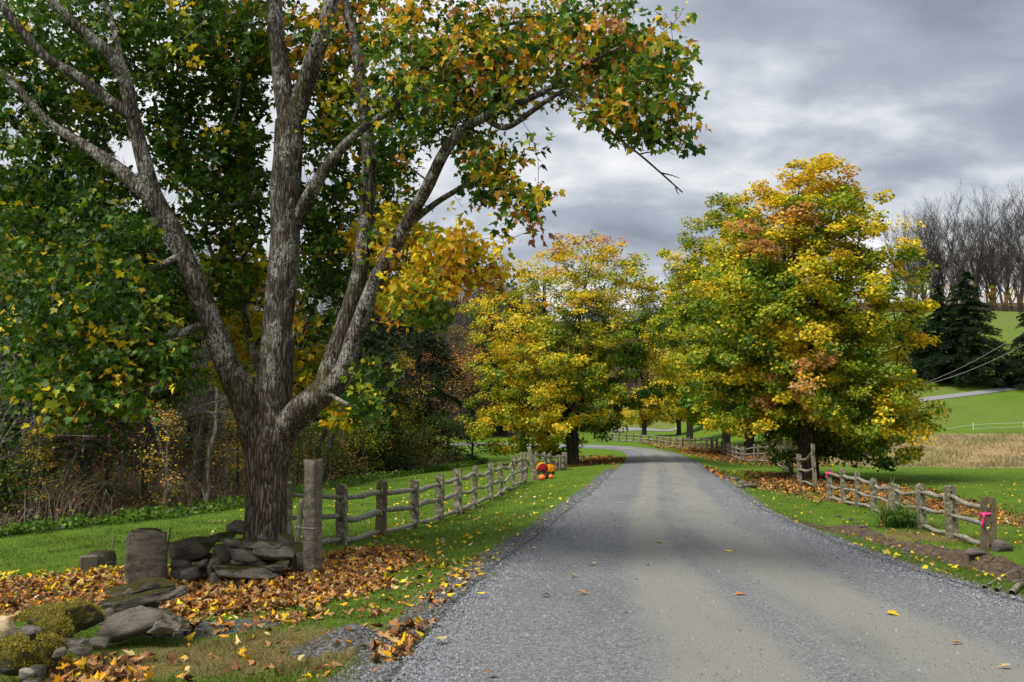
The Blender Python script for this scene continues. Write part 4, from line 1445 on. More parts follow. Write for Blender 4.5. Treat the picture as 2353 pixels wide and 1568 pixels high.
BUSH = [leafy_proto('bush', 431, 3.6, 1.7, 80, 34, .10, dict(dg=3, g=2, br=1, lg=.6), .05, .05), leafy_proto('bush', 432, 3.2, 1.6, 70, 30, .10, dict(br=2, rust=1.5, tan=1.2, g=1, dg=1), .05, .05), leafy_proto('bush', 433, 4.2, 1.6, 80, 30, .10, dict(yg=1.5, lg=1.5, g=1.5, y=.7), .05, .05)]
BL = ['dark green bush at the edge of the wood', 'brown-leaved bush at the edge of the wood', 'yellow-green bush at the edge of the wood']
for i in range(36):
    px = 690 + (i * 31 % 420)
    Y = 14.0
    while Y < 130 and wdist(px, Y) < .9 + (i % 4) * 1.3: Y += .5
    if Y > 125: continue
    wood_at(px, Y, BUSH[(i * 5 + i // 7) % 3], rs.uniform(.6, 1.15), BL[(i * 5 + i // 7) % 3], WG)
for i in range(22):
    px = 800 + (i * 53 % 300)
    Y = 14.0
    while Y < 130 and wdist(px, Y) < 3 + (i % 5) * 2.0: Y += .5
    if Y > 125: continue
    k = ['dull', 'green', 'brown', 'yellow', 'orange'][i % 5]
    wood_at(px, Y, LEAFY[k] if i % 4 else CON[2], rs.uniform(.9, 1.35) * (.8 if i % 4 == 0 else 1), ['dull green', 'dense green', 'brown-leaved', 'yellowing', 'orange-leaved'][i % 5] + ' tree in the wood between the big and the golden maple' if i % 4 else 'dark hemlock in the wood between the big and the golden maple', WG)

# yellow-orange shrub
SHR = leafy_proto('orange_shrub', 421, 3.0, .55, 46, 17, .065, dict(y=2, o=2.5, pale=1.5, tan=1), .035, .08, 'pale', .28)
wood_at(382, 26.5, SHR, 1.05, 'slender shrub with sparse pale orange leaves at the wood edge', WG)


# single thin pale stems leaning at the wood edge
def stem(px0, py0, px1, py1, r_, label, mat='birch', extra=0.0):
    b_ = hit(px0, py0)
    t_ = at(px1, py1, b_[1] + .3)
    root = empty('birch_tree', b_)
    tag(root, label, 'tree', WG)
    v = (t_ - b_) * (1 + extra)
    n = 9
    P = np.array([v * (i / (n - 1)) + np.array([.06 * math.sin(i * 1.9), .05 * math.cos(i), 0]) for i in range(n)])
    P[0] = (0, 0, -.1)
    V, g = tubes([(P, np.linspace(r_, r_ * .45, n), 8, .3)])
    link('trunk', npmesh('trunk', V, g, smooth=True), root, M[mat])
    ch = []
    for i in range(9):
        k = rs.uniform(.35, 1)
        p = v * k
        a = rs.uniform(0, 6.28)
        ln = rs.uniform(.5, 1.3)
        e_ = p + np.array([math.cos(a) * ln, math.sin(a) * ln * .5, ln * rs.uniform(-.15, .5)])
        m_ = (p + e_) / 2 + np.array([0, 0, .12])
        V, g = tubes([(np.array([p, m_, e_]), np.array([.014, .010, .004]), 4, 0)])
        link('branch', npmesh('branch', V, g, smooth=True), root, M[mat])


stem(468, 1166, 498, 930, .07, 'slim white-barked leaning trunk left of the big maple', extra=.5)
stem(62, 1192, 92, 1010, .05, 'thin white-barked leaning stem far left at the wood edge', extra=.6)
stem(720, 1120, 745, 985, .13, 'grey leaning trunk just right of the big maple at the wood edge', 'bark_bare', extra=.9)
stem(740, 1122, 775, 960, .10, 'second grey leaning trunk right of the big maple', 'bark_bare', extra=.9)
stem(835, 1108, 838, 960, .06, 'straight slim grey trunk at the wood edge behind the rail fence', 'bark_bare', extra=.8)

# far wood on the closing hill and the ridge: single trees
rf = random.Random(12)
for i in range(210):
    Y = 102 + 215 * rf.random() ** 1.25
    x = rf.uniform(-.16, .035) * Y
    if Y < 150 and x > 3: continue
    k = rf.random()
    loc = (x, Y, gz(x, Y) - .3)
    if k < .52: place(BARE[i % 3], loc, i * 1.3, rf.uniform(.5, .85), 'bare brown-grey tree on the wooded slope behind the golden maple', 'trees on the slope behind the golden maple')
    elif k < .80: place(LEAFY['brown' if i % 3 else 'orange'], loc, i * 1.1, rf.uniform(1.1, 1.8), 'rusty-leaved tree on the wooded slope behind the golden maple', 'trees on the slope behind the golden maple')
    elif k < .93: place(CON[2], loc, i, rf.uniform(.7, 1.1), 'dark hemlock on the wooded slope behind the golden maple', 'trees on the slope behind the golden maple')
    else: place(LEAFY['yellow'], loc, i, rf.uniform(1., 1.4), 'yellowing tree on the wooded slope behind the golden maple', 'trees on the slope behind the golden maple')
for i in range(70):
    Y = rf.uniform(190, 330)
    x = rf.uniform(.06, .32) * Y
    if x > 40 + .10 * (Y - 90): continue
    place(BARE[i % 3] if i % 4 else LEAFY['brown'], (x, Y, gz(x, Y) - .3), i * 1.3, rf.uniform(.6, .95) * (1 if i % 4 else 2), 'leafless tree on the far hill at the head of the valley' if i % 4 else 'rusty tree on the far hill at the head of the valley', 'trees on the far hill')

# ------------------------------------------------------------------ undergrowth along the wood edge (uncountable)
def foot_points(n, dlo, dhi, ymin=19, ymax=84):
    o_ = []
    rr = np.random.default_rng(n)
    seg = HILLFOOT[2:12]
    while len(o_) < n:
        i = rr.integers(0, len(seg) - 1)
        t = rr.random()
        p = seg[i] * (1 - t) + seg[i + 1] * t
        d = seg[i + 1] - seg[i]
        nrm = np.array([-d[1], d[0]]) / np.hypot(*d)
        p = p + nrm * rr.uniform(dlo, dhi)
        if ymin < p[1] < ymax: o_.append(p)
    return np.array(o_)


bp = foot_points(2800, .3, 6.0)
bz = ground(bp[:, 0], bp[:, 1])
ch = []
for (x, y), z in zip(bp, bz):
    h = rs.uniform(.2, 1.1) * (.7 + .5 * math.sin(x * 1.3 + y * .9))
    a = rs.uniform(0, 6.28)
    l_ = rs.uniform(.2, 1.3) * h
    d = np.array([math.cos(a) * l_, math.sin(a) * l_, 0])
    P = np.array([(x, y, z - .05), (x + d[0] * .25, y + d[1] * .25, z + h * .6), (x + d[0] * .7, y + d[1] * .7, z + h * rs.uniform(.75, 1.05)), (x + d[0] * 1.15, y + d[1] * 1.15, z + h * rs.uniform(.5, 1.1))])
    ch.append((P, np.array([.009, .007, .005, .003]) * rs.uniform(.7, 1.4), 3, 0))
V, g = tubes(ch)
tag(link('brambles', npmesh('brambles', V, g), None, M['bramble']), 'tangle of bare brown brambles along the edge of the wood', 'brambles', kind='stuff')
# sparse leaves hanging in the brambles
bp2 = foot_points(40000, .4, 9.0)
bp2 = bp2[fbm(bp2[:, 0], bp2[:, 1], .9, 2) > -.25]
NB2 = len(bp2)
z2 = ground(bp2[:, 0], bp2[:, 1]) + rng.random(NB2) ** 1.4 * (1.9 + 1.6 * fbm(bp2[:, 0], bp2[:, 1], .6, 7))
P = np.column_stack([bp2, z2])
ud = link('undergrowth_leaves', leaf_mesh('undergrowth_leaves', 'tri', P, rand_unit(NB2) + [0, 0, .6], rand_unit(NB2), rng.uniform(.05, .11, NB2), pick(dict(br=2.0, dbr=1.0, rust=1.0, dg=3.2, g=2.4, lg=.8, yg=.6, tan=1.0), NB2)), None, M['leaf'])
tag(ud, 'brown and dull green leaves clinging to the undergrowth of the wood', 'undergrowth', kind='stuff')
# green weeds in front of the brambles
bp3 = foot_points(15000, -.9, .45)
keepw = (fbm(bp3[:, 0], bp3[:, 1], .8) > -.35)
bp3 = bp3[keepw]
n3 = len(bp3)
P = np.column_stack([bp3, ground(bp3[:, 0], bp3[:, 1]) + rng.random(n3) * (.10 + .22 * np.clip(fbm(bp3[:, 0], bp3[:, 1], 1.2, 4) + .6, 0, 1))])
wd_ = link('weeds', leaf_mesh('weeds', 'tri', P, rand_unit(n3) + [0, -.2, 1.], rand_unit(n3) + [0, 0, .2], rng.uniform(.06, .14, n3), pick(dict(g=3, lg=2.5, dg=1.5), n3)), None, M['leaf'])
tag(wd_, 'low green weeds between the lawn and the wood', 'weeds', kind='stuff')

# ------------------------------------------------------------------ rocks
def rock_data(seed, sx, sy, sz, boxy=.55, sub=3, amp=.16, cuts=4):
    rs_ = random.Random(seed)
    bm = bmesh.new()
    bmesh.ops.create_icosphere(bm, subdivisions=sub, radius=1)
    off = Vector((rs_.uniform(-50, 50), rs_.uniform(-50, 50), rs_.uniform(-50, 50)))
    planes = []
    for _ in range(cuts):
        n_ = Vector((rs_.gauss(0, 1), rs_.gauss(0, 1), rs_.gauss(0, 1))).normalized()
        planes.append((n_, rs_.uniform(.55, .8)))
    for v in bm.verts:
        p = v.co.copy()
        p = Vector([math.copysign(abs(c) ** boxy, c) for c in p])
        for n_, d in planes:
            e_ = p.dot(n_) - d
            if e_ > 0: p -= n_ * e_ * .9
        h = noise.noise(p * 1.3 + off) * amp + noise.noise(p * 3.5 + off) * amp * .45 + noise.noise(p * 8 + off) * amp * .3
        vd = noise.voronoi(p * 1.9 + off)[0]
        h += (vd[1] - vd[0]) * .16 - .04
        p *= 1 + h
        v.co = Vector((p.x * sx, p.y * sy, p.z * sz))
    me_ = bpy.data.meshes.new('stone')
    bm.to_mesh(me_)
    bm.free()
    me_.polygons.foreach_set('use_smooth', np.ones(len(me_.polygons), bool))
    me_.update()
    return me_


def rock(name, c, size, mat, seed, tilt=0., yaw=0., parent=None, pbase=None, **kw):
    """c: centre, size: full extents; tilt about the view axis, yaw about z"""
    me_ = rock_data(seed, size[0] / 1.75, size[1] / 1.75, size[2] / 1.75, **kw)
    me_.materials.append(mat)
    o_ = bpy.data.objects.new(name, me_)
    COL.objects.link(o_)
    o_.parent = parent
    o_.location = Vector(c) - (Vector(pbase) if pbase is not None else Vector((0, 0, 0)))
    o_.rotation_euler = (rs.uniform(-.08, .08), tilt, yaw)
    return o_


def pxrock(name, zx, zy, wz, hz, Y, mat, seed, tilt=0, parent=None, pbase=None, mapf=None, depth=.7, **kw):
    px, py, sc = mapf(zx, zy)
    c = at(px, py, Y)
    k = sc * Y / F
    wm, hm = wz * k, hz * k
    return rock(name, c, (wm, max(wm, hm) * depth, hm), mat, seed, tilt=-R(tilt), yaw=rs.uniform(-.3, .3), parent=parent, pbase=pbase, **kw)


zA = lambda x, y: ((300 + x / 4.278) / 1.0625, (1220 + y / 4.278) / 1.0625, 1 / 4.545)
zB = lambda x, y: (x / 5.0, 1298.8 + y / 5.0, 1 / 5.0)

# dry stone ring piled against the big maple
wb = hit(560, 1322)
wall = empty('stone_wall', wb)
tag(wall, 'low dry stone wall of piled slate round the foot of the big maple', 'stone wall')
Y0 = 12.55
ST = [(745, 520, 460, 190, 8, .2, 'stone_dark'), (800, 425, 330, 70, 0, .75, 'stone_dark'), (1035, 392, 250, 80, 12, .65, 'stone_dark'), (1180, 300, 180, 130, 10, 1.25, 'stone'),
      (1120, 455, 220, 100, -5, .1, 'stone'), (1450, 470, 350, 70, -6, .1, 'stone'), (1062, 585, 175, 210, 15, .05, 'stone_dark'), (1310, 490, 200, 120, -8, .12, 'stone_dark'),
      (1245, 572, 340, 115, -5, .0, 'stone'), (1580, 562, 370, 130, 2, .0, 'stone'), (1225, 655, 180, 150, 0, .02, 'stone_pale'), (1400, 668, 200, 95, 4, .0, 'stone'),
      (1290, 735, 600, 95, -3, -.08, 'stone'), (1600, 725, 340, 85, 7, -.06, 'stone'), (1645, 682, 175, 90, 14, -.12, 'stone'), (1725, 460, 190, 160, -25, .25, 'stone_dark'),
      (1850, 585, 130, 240, 8, .15, 'stone_dark'), (955, 680, 95, 200, 2, -.05, 'stone'), (952, 828, 98, 120, 3, -.2, 'stone'), (1215, 845, 115, 115, -20, -.2, 'stone'),
      (620, 690, 190, 140, 25, .05, 'stone'), (695, 765, 170, 150, 15, -.1, 'stone'), (560, 795, 130, 120, 0, -.1, 'stone'), (820, 675, 140, 70, 4, .1, 'stone_pale'),
      (575, 625, 130, 90, 20, .3, 'stone_dark'), (720, 615, 240, 90, 8, .3, 'stone'), (870, 620, 160, 120, 0, .3, 'stone_dark'), (820, 760, 150, 110, 0, .15, 'stone_dark'),
      (1430, 600, 300, 160, 0, .35, 'stone_dark'), (1500, 700, 340, 120, 0, .25, 'stone_dark'), (1700, 600, 220, 200, 0, .4, 'stone_dark'), (1250, 480, 300, 120, 0, .5, 'stone')]
for i, (zx, zy, wz, hz, tl, dy, mt) in enumerate(ST):
    pxrock('stone', zx, zy, wz * 1.06, hz * 1.08, Y0 + dy, M[mt], 500 + i, tl, wall, wb, zA, depth=.62, boxy=.55, sub=3, amp=.17, cuts=8)

# stacked slabs in front
sb = hit(320, 1458)
stack = empty('slab_stack', sb)
tag(stack, 'stack of three large mossy slate slabs lying in front of the upright stone', 'stone stack')
for i, (zx, zy, wz, hz, tl, Y, mt) in enumerate([(1600, 640, 880, 270, 17, 9.05, 'slate'), (1560, 395, 820, 130, 13, 9.25, 'stone_dark'), (1960, 330, 330, 100, 14, 9.15, 'slate'),
                                                 (1620, 235, 720, 125, 11, 9.3, 'stone_dark'), (1235, 545, 190, 100, 0, 9.1, 'slate'), (1330, 420, 330, 110, 20, 9.15, 'stone_dark'), (1500, 520, 560, 130, 10, 9.5, 'stone_dark')]):
    pxrock('slab', zx, zy, wz, hz, Y, M[mt], 560 + i, tl, stack, sb, zB, depth=.5, boxy=.5, sub=4, amp=.13, cuts=6)
rock_lbl = [('mossy_boulder', 940, 600, 450, 310, 8.7, 'moss', 'brown-green moss-covered boulder left of the slab stack', .8),
            ('mossy_boulder', 500, 590, 560, 200, 9.0, 'moss', 'flat moss-covered rock behind the rounder mossy boulders', .6),
            ('mossy_boulder', 640, 780, 420, 300, 8.25, 'moss', 'bright yellow-green mossy boulder below the brown mossy one', .8),
            ('mossy_boulder', 500, 1010, 300, 350, 7.7, 'moss', 'tall shaggy moss-covered rock in the bottom left corner', .9),
            ('mossy_boulder', 170, 1030, 500, 390, 7.6, 'moss', 'largest dark green mossy boulder at the left edge', .7),
            ('cream_stone', 60, 735, 250, 260, 8.0, 'cream', 'rounded cream-coloured stone at the left edge', .8),
            ('slate_stone', 320, 790, 310, 150, 7.95, 'slate', 'angular purple-grey slate between cream stone and moss', .6),
            ('slate_stone', 860, 905, 280, 120, 7.85, 'stone', 'grey layered slate under the yellow-green mossy boulder', .6),
            ('slate_stone', 1130, 875, 190, 130, 8.1, 'stone', 'small grey stone between moss and slab stack', .7),
            ('slate_stone', 690, 1000, 150, 90, 7.6, 'slate', 'small blue-grey slate chip beside the shaggy mossy rock', .7),
            ('slate_stone', 430, 1235, 150, 170, 7.3, 'stone_dark', 'dark upright stone below the shaggy mossy rock', .7),
            ('slate_stone', 310, 1250, 150, 110, 7.25, 'stone_pale', 'small pale stone in the bottom left corner', .7),
            ('slate_stone', 360, 1340, 170, 80, 7.1, 'slate', 'flat grey stone at the bottom edge below the moss', .7),
            ('slate_stone', 920, 980, 230, 100, 7.7, 'stone', 'long grey stone lying behind the yellow leaves', .6),
            ('slate_stone', 1900, 700, 330, 150, 8.9, 'stone', 'low gravelly stone under the right end of the slab stack', .7)]
for i, (nm, zx, zy, wz, hz, Y, mt, lb, dp) in enumerate(rock_lbl):
    o_ = pxrock(nm, zx, zy, wz, hz, Y, M[mt], 600 + i, rs.uniform(-8, 12), None, None, zB, depth=dp, boxy=.72 if 'mossy' in nm else .58, sub=4 if wz > 250 else 3, amp=.2, cuts=4)
    tag(o_, lb, 'rock')

# moss tufts on the boulders
mossy = [o_ for o_ in COL.objects if o_.name.startswith('mossy_boulder')]
for o_ in mossy:
    me_ = o_.data
    n_v = len(me_.vertices)
    co = np.zeros(n_v * 3, np.float32); me_.vertices.foreach_get('co', co); co = co.reshape(-1, 3)
    no = np.zeros(n_v * 3, np.float32); me_.vertex_normals.foreach_get('vector', no); no = no.reshape(-1, 3)
    up_ = np.where(no[:, 2] > .05)[0]
    k = rng.choice(up_, 2600)
    P = co[k] + rng.normal(size=(len(k), 3)) * .012
    mo = link('moss', leaf_mesh('moss', 'blade', P, rand_unit(len(k)), no[k] + rand_unit(len(k)) * .7, np.stack([rng.uniform(.006, .012, len(k)), rng.uniform(.008, .02, len(k)), np.ones(len(k)) * .02], -1),
                                np.array([.34, .29, .03]) * rng.uniform(.2, 1.3, (len(k), 1))), o_, M['grass'])
    tag(mo, kind='stuff')

# upright stone, pillar, stakes
ub = hit(348, 1322)
ub[1] = 12.3; ub[0] = (348 - CX) / F * ub[1]; ub[2] = gz(ub[0], ub[1])
us = rock('standing_stone', (ub[0], ub[1], ub[2] + .27), (.43, .28, .70), M['pillar'], 640, tilt=R(1), yaw=.25, boxy=.40, sub=4, amp=.10, cuts=0)
tag(us, 'squat upright grey stone with a rounded top beside the stone wall', 'standing stone')


def hewn(name, base, wx, wy, h, mat, yaw, seed, taper=.92, label=None, cat=None, tilt=(0, 0), amp=.015, rows=18, cols=5):
    """rough four-sided pillar or post with worn faces"""
    Vv, Qd = [], []
    per = []
    for s_ in range(4):
        for c_ in range(cols):
            t = c_ / cols
            per.append([(-1 + 2 * t, -1), (1, -1 + 2 * t), (1 - 2 * t, 1), (-1, 1 - 2 * t)][s_])
    k = len(per)
    for r_ in range(rows + 1):
        z = h * r_ / rows
        tp = 1 - (1 - taper) * r_ / rows
        for (a, b_) in per:
            rr = .985 if abs(a) > .98 and abs(b_) > .98 else 1
            n1 = noise.noise(Vector((a * 1.4 + seed, b_ * 1.4, z * 3))) * amp + noise.noise(Vector((a * 4 + seed, b_ * 4, z * 9))) * amp * .5
            Vv.append((a * wx / 2 * tp * rr + a * n1, b_ * wy / 2 * tp * rr + b_ * n1, z + (noise.noise(Vector((a + seed, b_, 3))) * .03 if r_ == rows else 0)))
    for r_ in range(rows):
        for j in range(k):
            Qd.append((r_ * k + j, r_ * k + (j + 1) % k, (r_ + 1) * k + (j + 1) % k, (r_ + 1) * k + j))
    Vv.append((0, 0, h + .012))
    tip = len(Vv) - 1
    T3 = [(rows * k + j, rows * k + (j + 1) % k, tip) for j in range(k)]
    me_ = npmesh(name, np.array(Vv), [np.array(Qd), np.array(T3)])
    o_ = link(name, me_, None, mat)
    o_.location = base
    o_.rotation_euler = (tilt[0], tilt[1], yaw)
    if label: tag(o_, label, cat)
    return o_


pb = hit(718, 1325)
ph = (1325 - 1063) * pb[1] / F
hewn('stone_pillar', pb - np.array([0, 0, .08]), .18, .165, ph + .08, M['pillar'], R(-28), 3.3, .93, 'tall square stone pillar with lichen beside the big maple', 'stone pillar', (0, R(-1)))
stb = hit(673, 1326)
sth = (1326 - 1148) * stb[1] / F
hewn('wooden_stake', stb - np.array([0, 0, .08]), .075, .06, sth + .05, M['stake'], R(15), 7.1, .8, 'thin grey split stake leaning beside the stone pillar', 'stake', (0, R(5)), amp=.006)
# wire tied round the pillar and the stake
wz_ = pb[2] + (1325 - 1214) * pb[1] / F
WP = [(pb[0] - .125, pb[1] - .14, wz_), (pb[0] + .03, pb[1] - .17, wz_ - .005), (pb[0] + .16, pb[1] - .03, wz_ + .012), (pb[0] + .02, pb[1] + .16, wz_ + .01), (pb[0] - .15, pb[1] + .03, wz_), (stb[0] + .09, stb[1] - .05, wz_ + .01), (stb[0] + .02, stb[1] - .06, wz_ + .01), (pb[0] - .14, pb[1] - .12, wz_ - .004)]
V, g = tubes([(np.array(WP), np.full(len(WP), .004), 5, 0)])
tag(link('wire', npmesh('wire', V, g), None, M['wire']), 'thin wire tied round the stone pillar and the grey stake', 'wire')
rb = hit(393, 1318); rb = np.array([(393 - CX) / F * 12.45, 12.45, 0]); rb[2] = gz(rb[0], rb[1])
V, g = tubes([(np.array([rb - [0, 0, .05], rb + [0, 0, .3], at(392.5, 1213, 12.45)]), np.array([.008, .008, .008]), 6, 0)])
tag(link('iron_rod', npmesh('iron_rod', V, g), None, M['iron']), 'thin dark iron rod standing right of the upright stone', 'rod')
kb = hit(255, 1288)
V, g = tubes([(np.array([kb - [0, 0, .05], kb + [.01, 0, .15], at(262, 1229, kb[1])]), np.array([.018, .016, .012]), 5, .5)])
tag(link('wooden_stake', npmesh('wooden_stake', V, g), None, M['stake']), 'short thin wooden stake on the lawn near the concrete block', 'stake')

# hollow concrete block and the rock behind it
cbp = hit(203, 1310)
bm = bmesh.new()


def bbox(bm, c, s):
    r_ = bmesh.ops.create_cube(bm, size=1)
    for v in r_['verts']:
        v.co = Vector((v.co.x * s[0] + c[0], v.co.y * s[1] + c[1], v.co.z * s[2] + c[2]))


for x in (-.095, 0, .095): bbox(bm, (x, 0, .095), (.03, .19, .19))
for y in (-.08, .08): bbox(bm, (0, y, .095), (.158, .029, .186))
bbox(bm, (0, 0, .1), (.22, .03, .17))
bbox(bm, (-.047, 0, .19), (.065, .18, .012)); bbox(bm, (.047, 0, .19), (.065, .18, .012))
bmesh.ops.bevel(bm, geom=bm.edges[:], offset=.004, segments=1, affect='EDGES')
me_ = bpy.data.meshes.new('concrete_block'); bm.to_mesh(me_); bm.free()
o_ = link('concrete_block', me_, None, M['concrete'])
o_.location = cbp; o_.rotation_euler = (0, 0, R(24))
tag(o_, 'small dark concrete block lying among leaves on the lawn', 'block')
rk = cbp + np.array([.05, .35, 0])
tag(rock('slate_stone', (rk[0], rk[1], gz(rk[0], rk[1]) + .10), (.34, .25, .24), M['stone_dark'], 655, boxy=.6, sub=3), 'dark rock right behind the concrete block', 'rock')
rk = cbp + np.array([-.12, .2, 0])
tag(rock('slate_stone', (rk[0], rk[1], gz(rk[0], rk[1]) + .05), (.16, .16, .18), M['stone_dark'], 656, boxy=.6, sub=3), 'small dark rock at the left of the concrete block', 'rock')

# ------------------------------------------------------------------ split rail fences
def post_mesh(seed, wd, th, h, holes, rough=1.0):
    rs_ = random.Random(seed)
    bm = bmesh.new()
    ol = []
    n = 9
    for i in range(n + 1):
        ol.append((-wd / 2 * (1 + rs_.uniform(-.10, .10) * rough), -.25 + (h + .25) * i / n))
    ol[-1] = (-wd / 2 * .93, h - rs_.uniform(0, .03))
    ol.append((rs_.uniform(-.02, .02), h + rs_.uniform(0, .02)))
    rt = []
    for i in range(n + 1):
        rt.append((wd / 2 * (1 + rs_.uniform(-.10, .10) * rough), -.25 + (h + .25) * i / n))
    rt[-1] = (wd / 2 * .93, h - rs_.uniform(0, .03))
    ol += rt[::-1]
    loops = [ol]
    for zc_ in holes:
        zc_ = zc_ * h
        hw_, hh = wd * .17, .075 * h / .95
        loops.append([(hw_ * math.cos(a), zc_ + (hh - hw_) * (1 if math.sin(a) > 0 else -1) * (abs(math.sin(a)) > .01) + hw_ * math.sin(a)) for a in [k * math.pi / 5 + .01 for k in range(10)]])
    es = []
    for lp in loops:
        vs_ = [bm.verts.new((x, -th / 2, z)) for x, z in lp]
        for i in range(len(vs_)): es.append(bm.edges.new((vs_[i], vs_[(i + 1) % len(vs_)])))
    bmesh.ops.triangle_fill(bm, use_beauty=True, edges=es, normal=(0, -1, 0))
    ext = bmesh.ops.extrude_face_region(bm, geom=bm.faces[:])
    for v in [x for x in ext['geom'] if isinstance(x, bmesh.types.BMVert)]: v.co.y += th
    bmesh.ops.recalc_face_normals(bm, faces=bm.faces[:])
    for v in bm.verts:
        v.co.y += noise.noise(Vector((v.co.x * 9 + seed, v.co.y * 3, v.co.z * 5))) * .018 * rough
        v.co.x += noise.noise(Vector((seed, v.co.y * 4, v.co.z * 3.1))) * .014 * rough
    me_ = bpy.data.meshes.new('post'); bm.to_mesh(me_); bm.free()
    return me_


def rail_mesh(a, b_, r_, seed, wav=1.0):
    rs_ = np.random.default_rng(seed)
    a, b_ = np.asarray(a, float), np.asarray(b_, float)
    n = 9
    t = np.linspace(-.04, 1.04, n)[:, None]
    P = a * (1 - t) + b_ * t
    ln = np.linalg.norm(b_ - a)
    env = np.sin(np.clip(t, 0, 1) * math.pi)
    sag = (rs_.uniform(-.05, .02) * env + .022 * np.sin(t * math.pi * 2 * rs_.uniform(.6, 1.4) + rs_.uniform(0, 6)) * env) * ln * .5 * wav
    P[:, 2:] += sag
    sd_ = np.cross((b_ - a) / ln, [0, 0, 1])
    P += sd_[None] * (.02 * np.sin(t * 5 + rs_.uniform(0, 6)) * ln * .4 * wav)
    rad = r_ * (.62 + .38 * env[:, 0] ** .4) * rs_.uniform(.85, 1.15, n)
    rad[0] *= .7; rad[-1] *= .7
    V, g = tubes([(P, rad, 7, 2.2)])
    return V, g


def fence(label, posts, group=None, rails=True, fr=(.80, .45, .09), skip=(), mats=None, seed=0, holes_to=60., name='rail_fence', railr=.047, wide=1.0, hfix=None):
    """posts: (px, py_top, py_base[, width scale, lean deg])"""
    B = []
    for p in posts:
        b_ = hit(p[0], p[2])
        h = (p[2] - p[1]) * b_[1] / F
        if hfix: h = min(max(h, hfix[0]), hfix[1])
        B.append((b_, h, p[3] if len(p) > 3 else 1.0, p[4] if len(p) > 4 else 0))
    root = empty(name, B[0][0])
    tag(root, label, 'fence', group)
    for i, (b_, h, ws, lean) in enumerate(B):
        j0, j1 = max(0, i - 1), min(len(B) - 1, i + 1)
        d = B[j1][0] - B[j0][0]
        ang = math.atan2(d[1], d[0]) - math.pi / 2
        rs_ = random.Random(seed + i * 7)
        holes = [f + rs_.uniform(-.02, .02) for f in fr] if b_[1] < holes_to else []
        me_ = post_mesh(seed + i, .165 * ws * rs_.uniform(.88, 1.12) * wide, .10, h, [f for f in holes if f > .12])
        mt = M['post_dark'] if (mats and i in mats) else M['post']
        o_ = link('post', me_, root, mt)
        o_.location = Vector(b_ - B[0][0])
        o_.rotation_euler = (rs_.uniform(-.03, .03), R(lean) + rs_.uniform(-.03, .03), ang + rs_.uniform(-.15, .15))
    if not rails: return B
    for i in range(len(B) - 1):
        if i in skip: continue
        for k, f in enumerate(fr):
            rs_ = random.Random(seed * 3 + i * 11 + k)
            a = B[i][0] - B[0][0] + np.array([0, 0, B[i][1] * (f + rs_.uniform(-.03, .03))])
            c_ = B[i + 1][0] - B[0][0] + np.array([0, 0, B[i + 1][1] * (f + rs_.uniform(-.03, .03))])
            V, g = rail_mesh(a, c_, railr * rs_.uniform(.85, 1.2), seed + i * 5 + k)
            link('rail', npmesh('rail', V, g, smooth=True), root, M['rail'])
    return B


LP = [(661, 1112, 1262, .6), (786, 1117, 1252, 1.0), (875, 1108, 1232, 1.1), (953, 1105, 1216, .95), (1009, 1092, 1198, .9), (1052, 1080, 1183, .95), (1090, 1073, 1168, .9), (1126, 1065, 1152, .9),
      (1150, 1063, 1140, .9), (1178, 1050, 1125, .9), (1197, 1044, 1115, .9), (1208, 1040, 1108, 1.0)]
LB = fence('weathered three-rail split fence running beside the left verge', LP, 'split rail fences', mats=(2,), seed=700)
fence('short stretch of rail fence behind the flower tub on the left', [(1232, 1037, 1090, 1), (1250, 1040, 1084, 1.1), (1263, 1043, 1082, 1), (1283, 1046, 1082, 1.6), (1297, 1040, 1080, 1.7)], 'split rail fences', seed=760)
RP = [(2271, 1147, 1263, 1.35, 4), (2189, 1120, 1239, 1.25), (2118, 1115, 1216, 1.0), (2054, 1112, 1192, 1.25), (2009, 1101, 1176, 1.0), (1971, 1086, 1166, .8), (1939, 1080, 1158, .9), (1907, 1077, 1150, .9)]
RB = fence('weathered rail fence on the right beside the ditch, nearest stretch', RP, 'split rail fences', mats=(0,), seed=720)
z5 = lambda x, y: ((1400 + x / 3.62) / 1.0625, (950 + y / 3.62) / 1.0625)
bx_ = [345, 667, 857, 965, 1180, 1268, 1368, 1440, 1515, 1640, 1760, 1850, 1925, 2000, 2135]
by_ = [458, 478, 508, 522, 525, 545, 585, 618, 640, 645, 660, 715, 765, 830, 880]
tops_ = [395, 415, 425, 430, 430, 440, 480, 500, 515, 480, 490, 510, 545, 580, 490]
FPx = [2135, 2000, 1925, 1850, 1800, 1760, 1700, 1640, 1600, 1515, 1487, 1440, 1407, 1368, 1315, 1268, 1225, 1180, 1127, 1075, 1030, 965, 915, 857, 797, 737, 667, 597, 530, 467, 400, 345, 280]
FP = []
for x in FPx:
    yb, yt = np.interp(x, bx_, by_), np.interp(x, bx_, tops_)
    a, c_ = z5(x, yt), z5(x, yb)
    FP.append((a[0], a[1], c_[1], .8 if x == 2135 else 1.15))
FB = fence('long rail fence curving along the right of the road under the maples', FP, 'split rail fences', seed=740, railr=.05, hfix=(.85, 1.75))
# lone post on the lawn
lb_ = hit(2026, 1069)
me_ = post_mesh(801, .2, .14, (1069 - 1022) * lb_[1] / F, [])
o_ = link('fence_post', me_, None, M['post']); o_.location = lb_
tag(o_, 'lone grey wooden post on the lawn under the tallest maple', 'post')

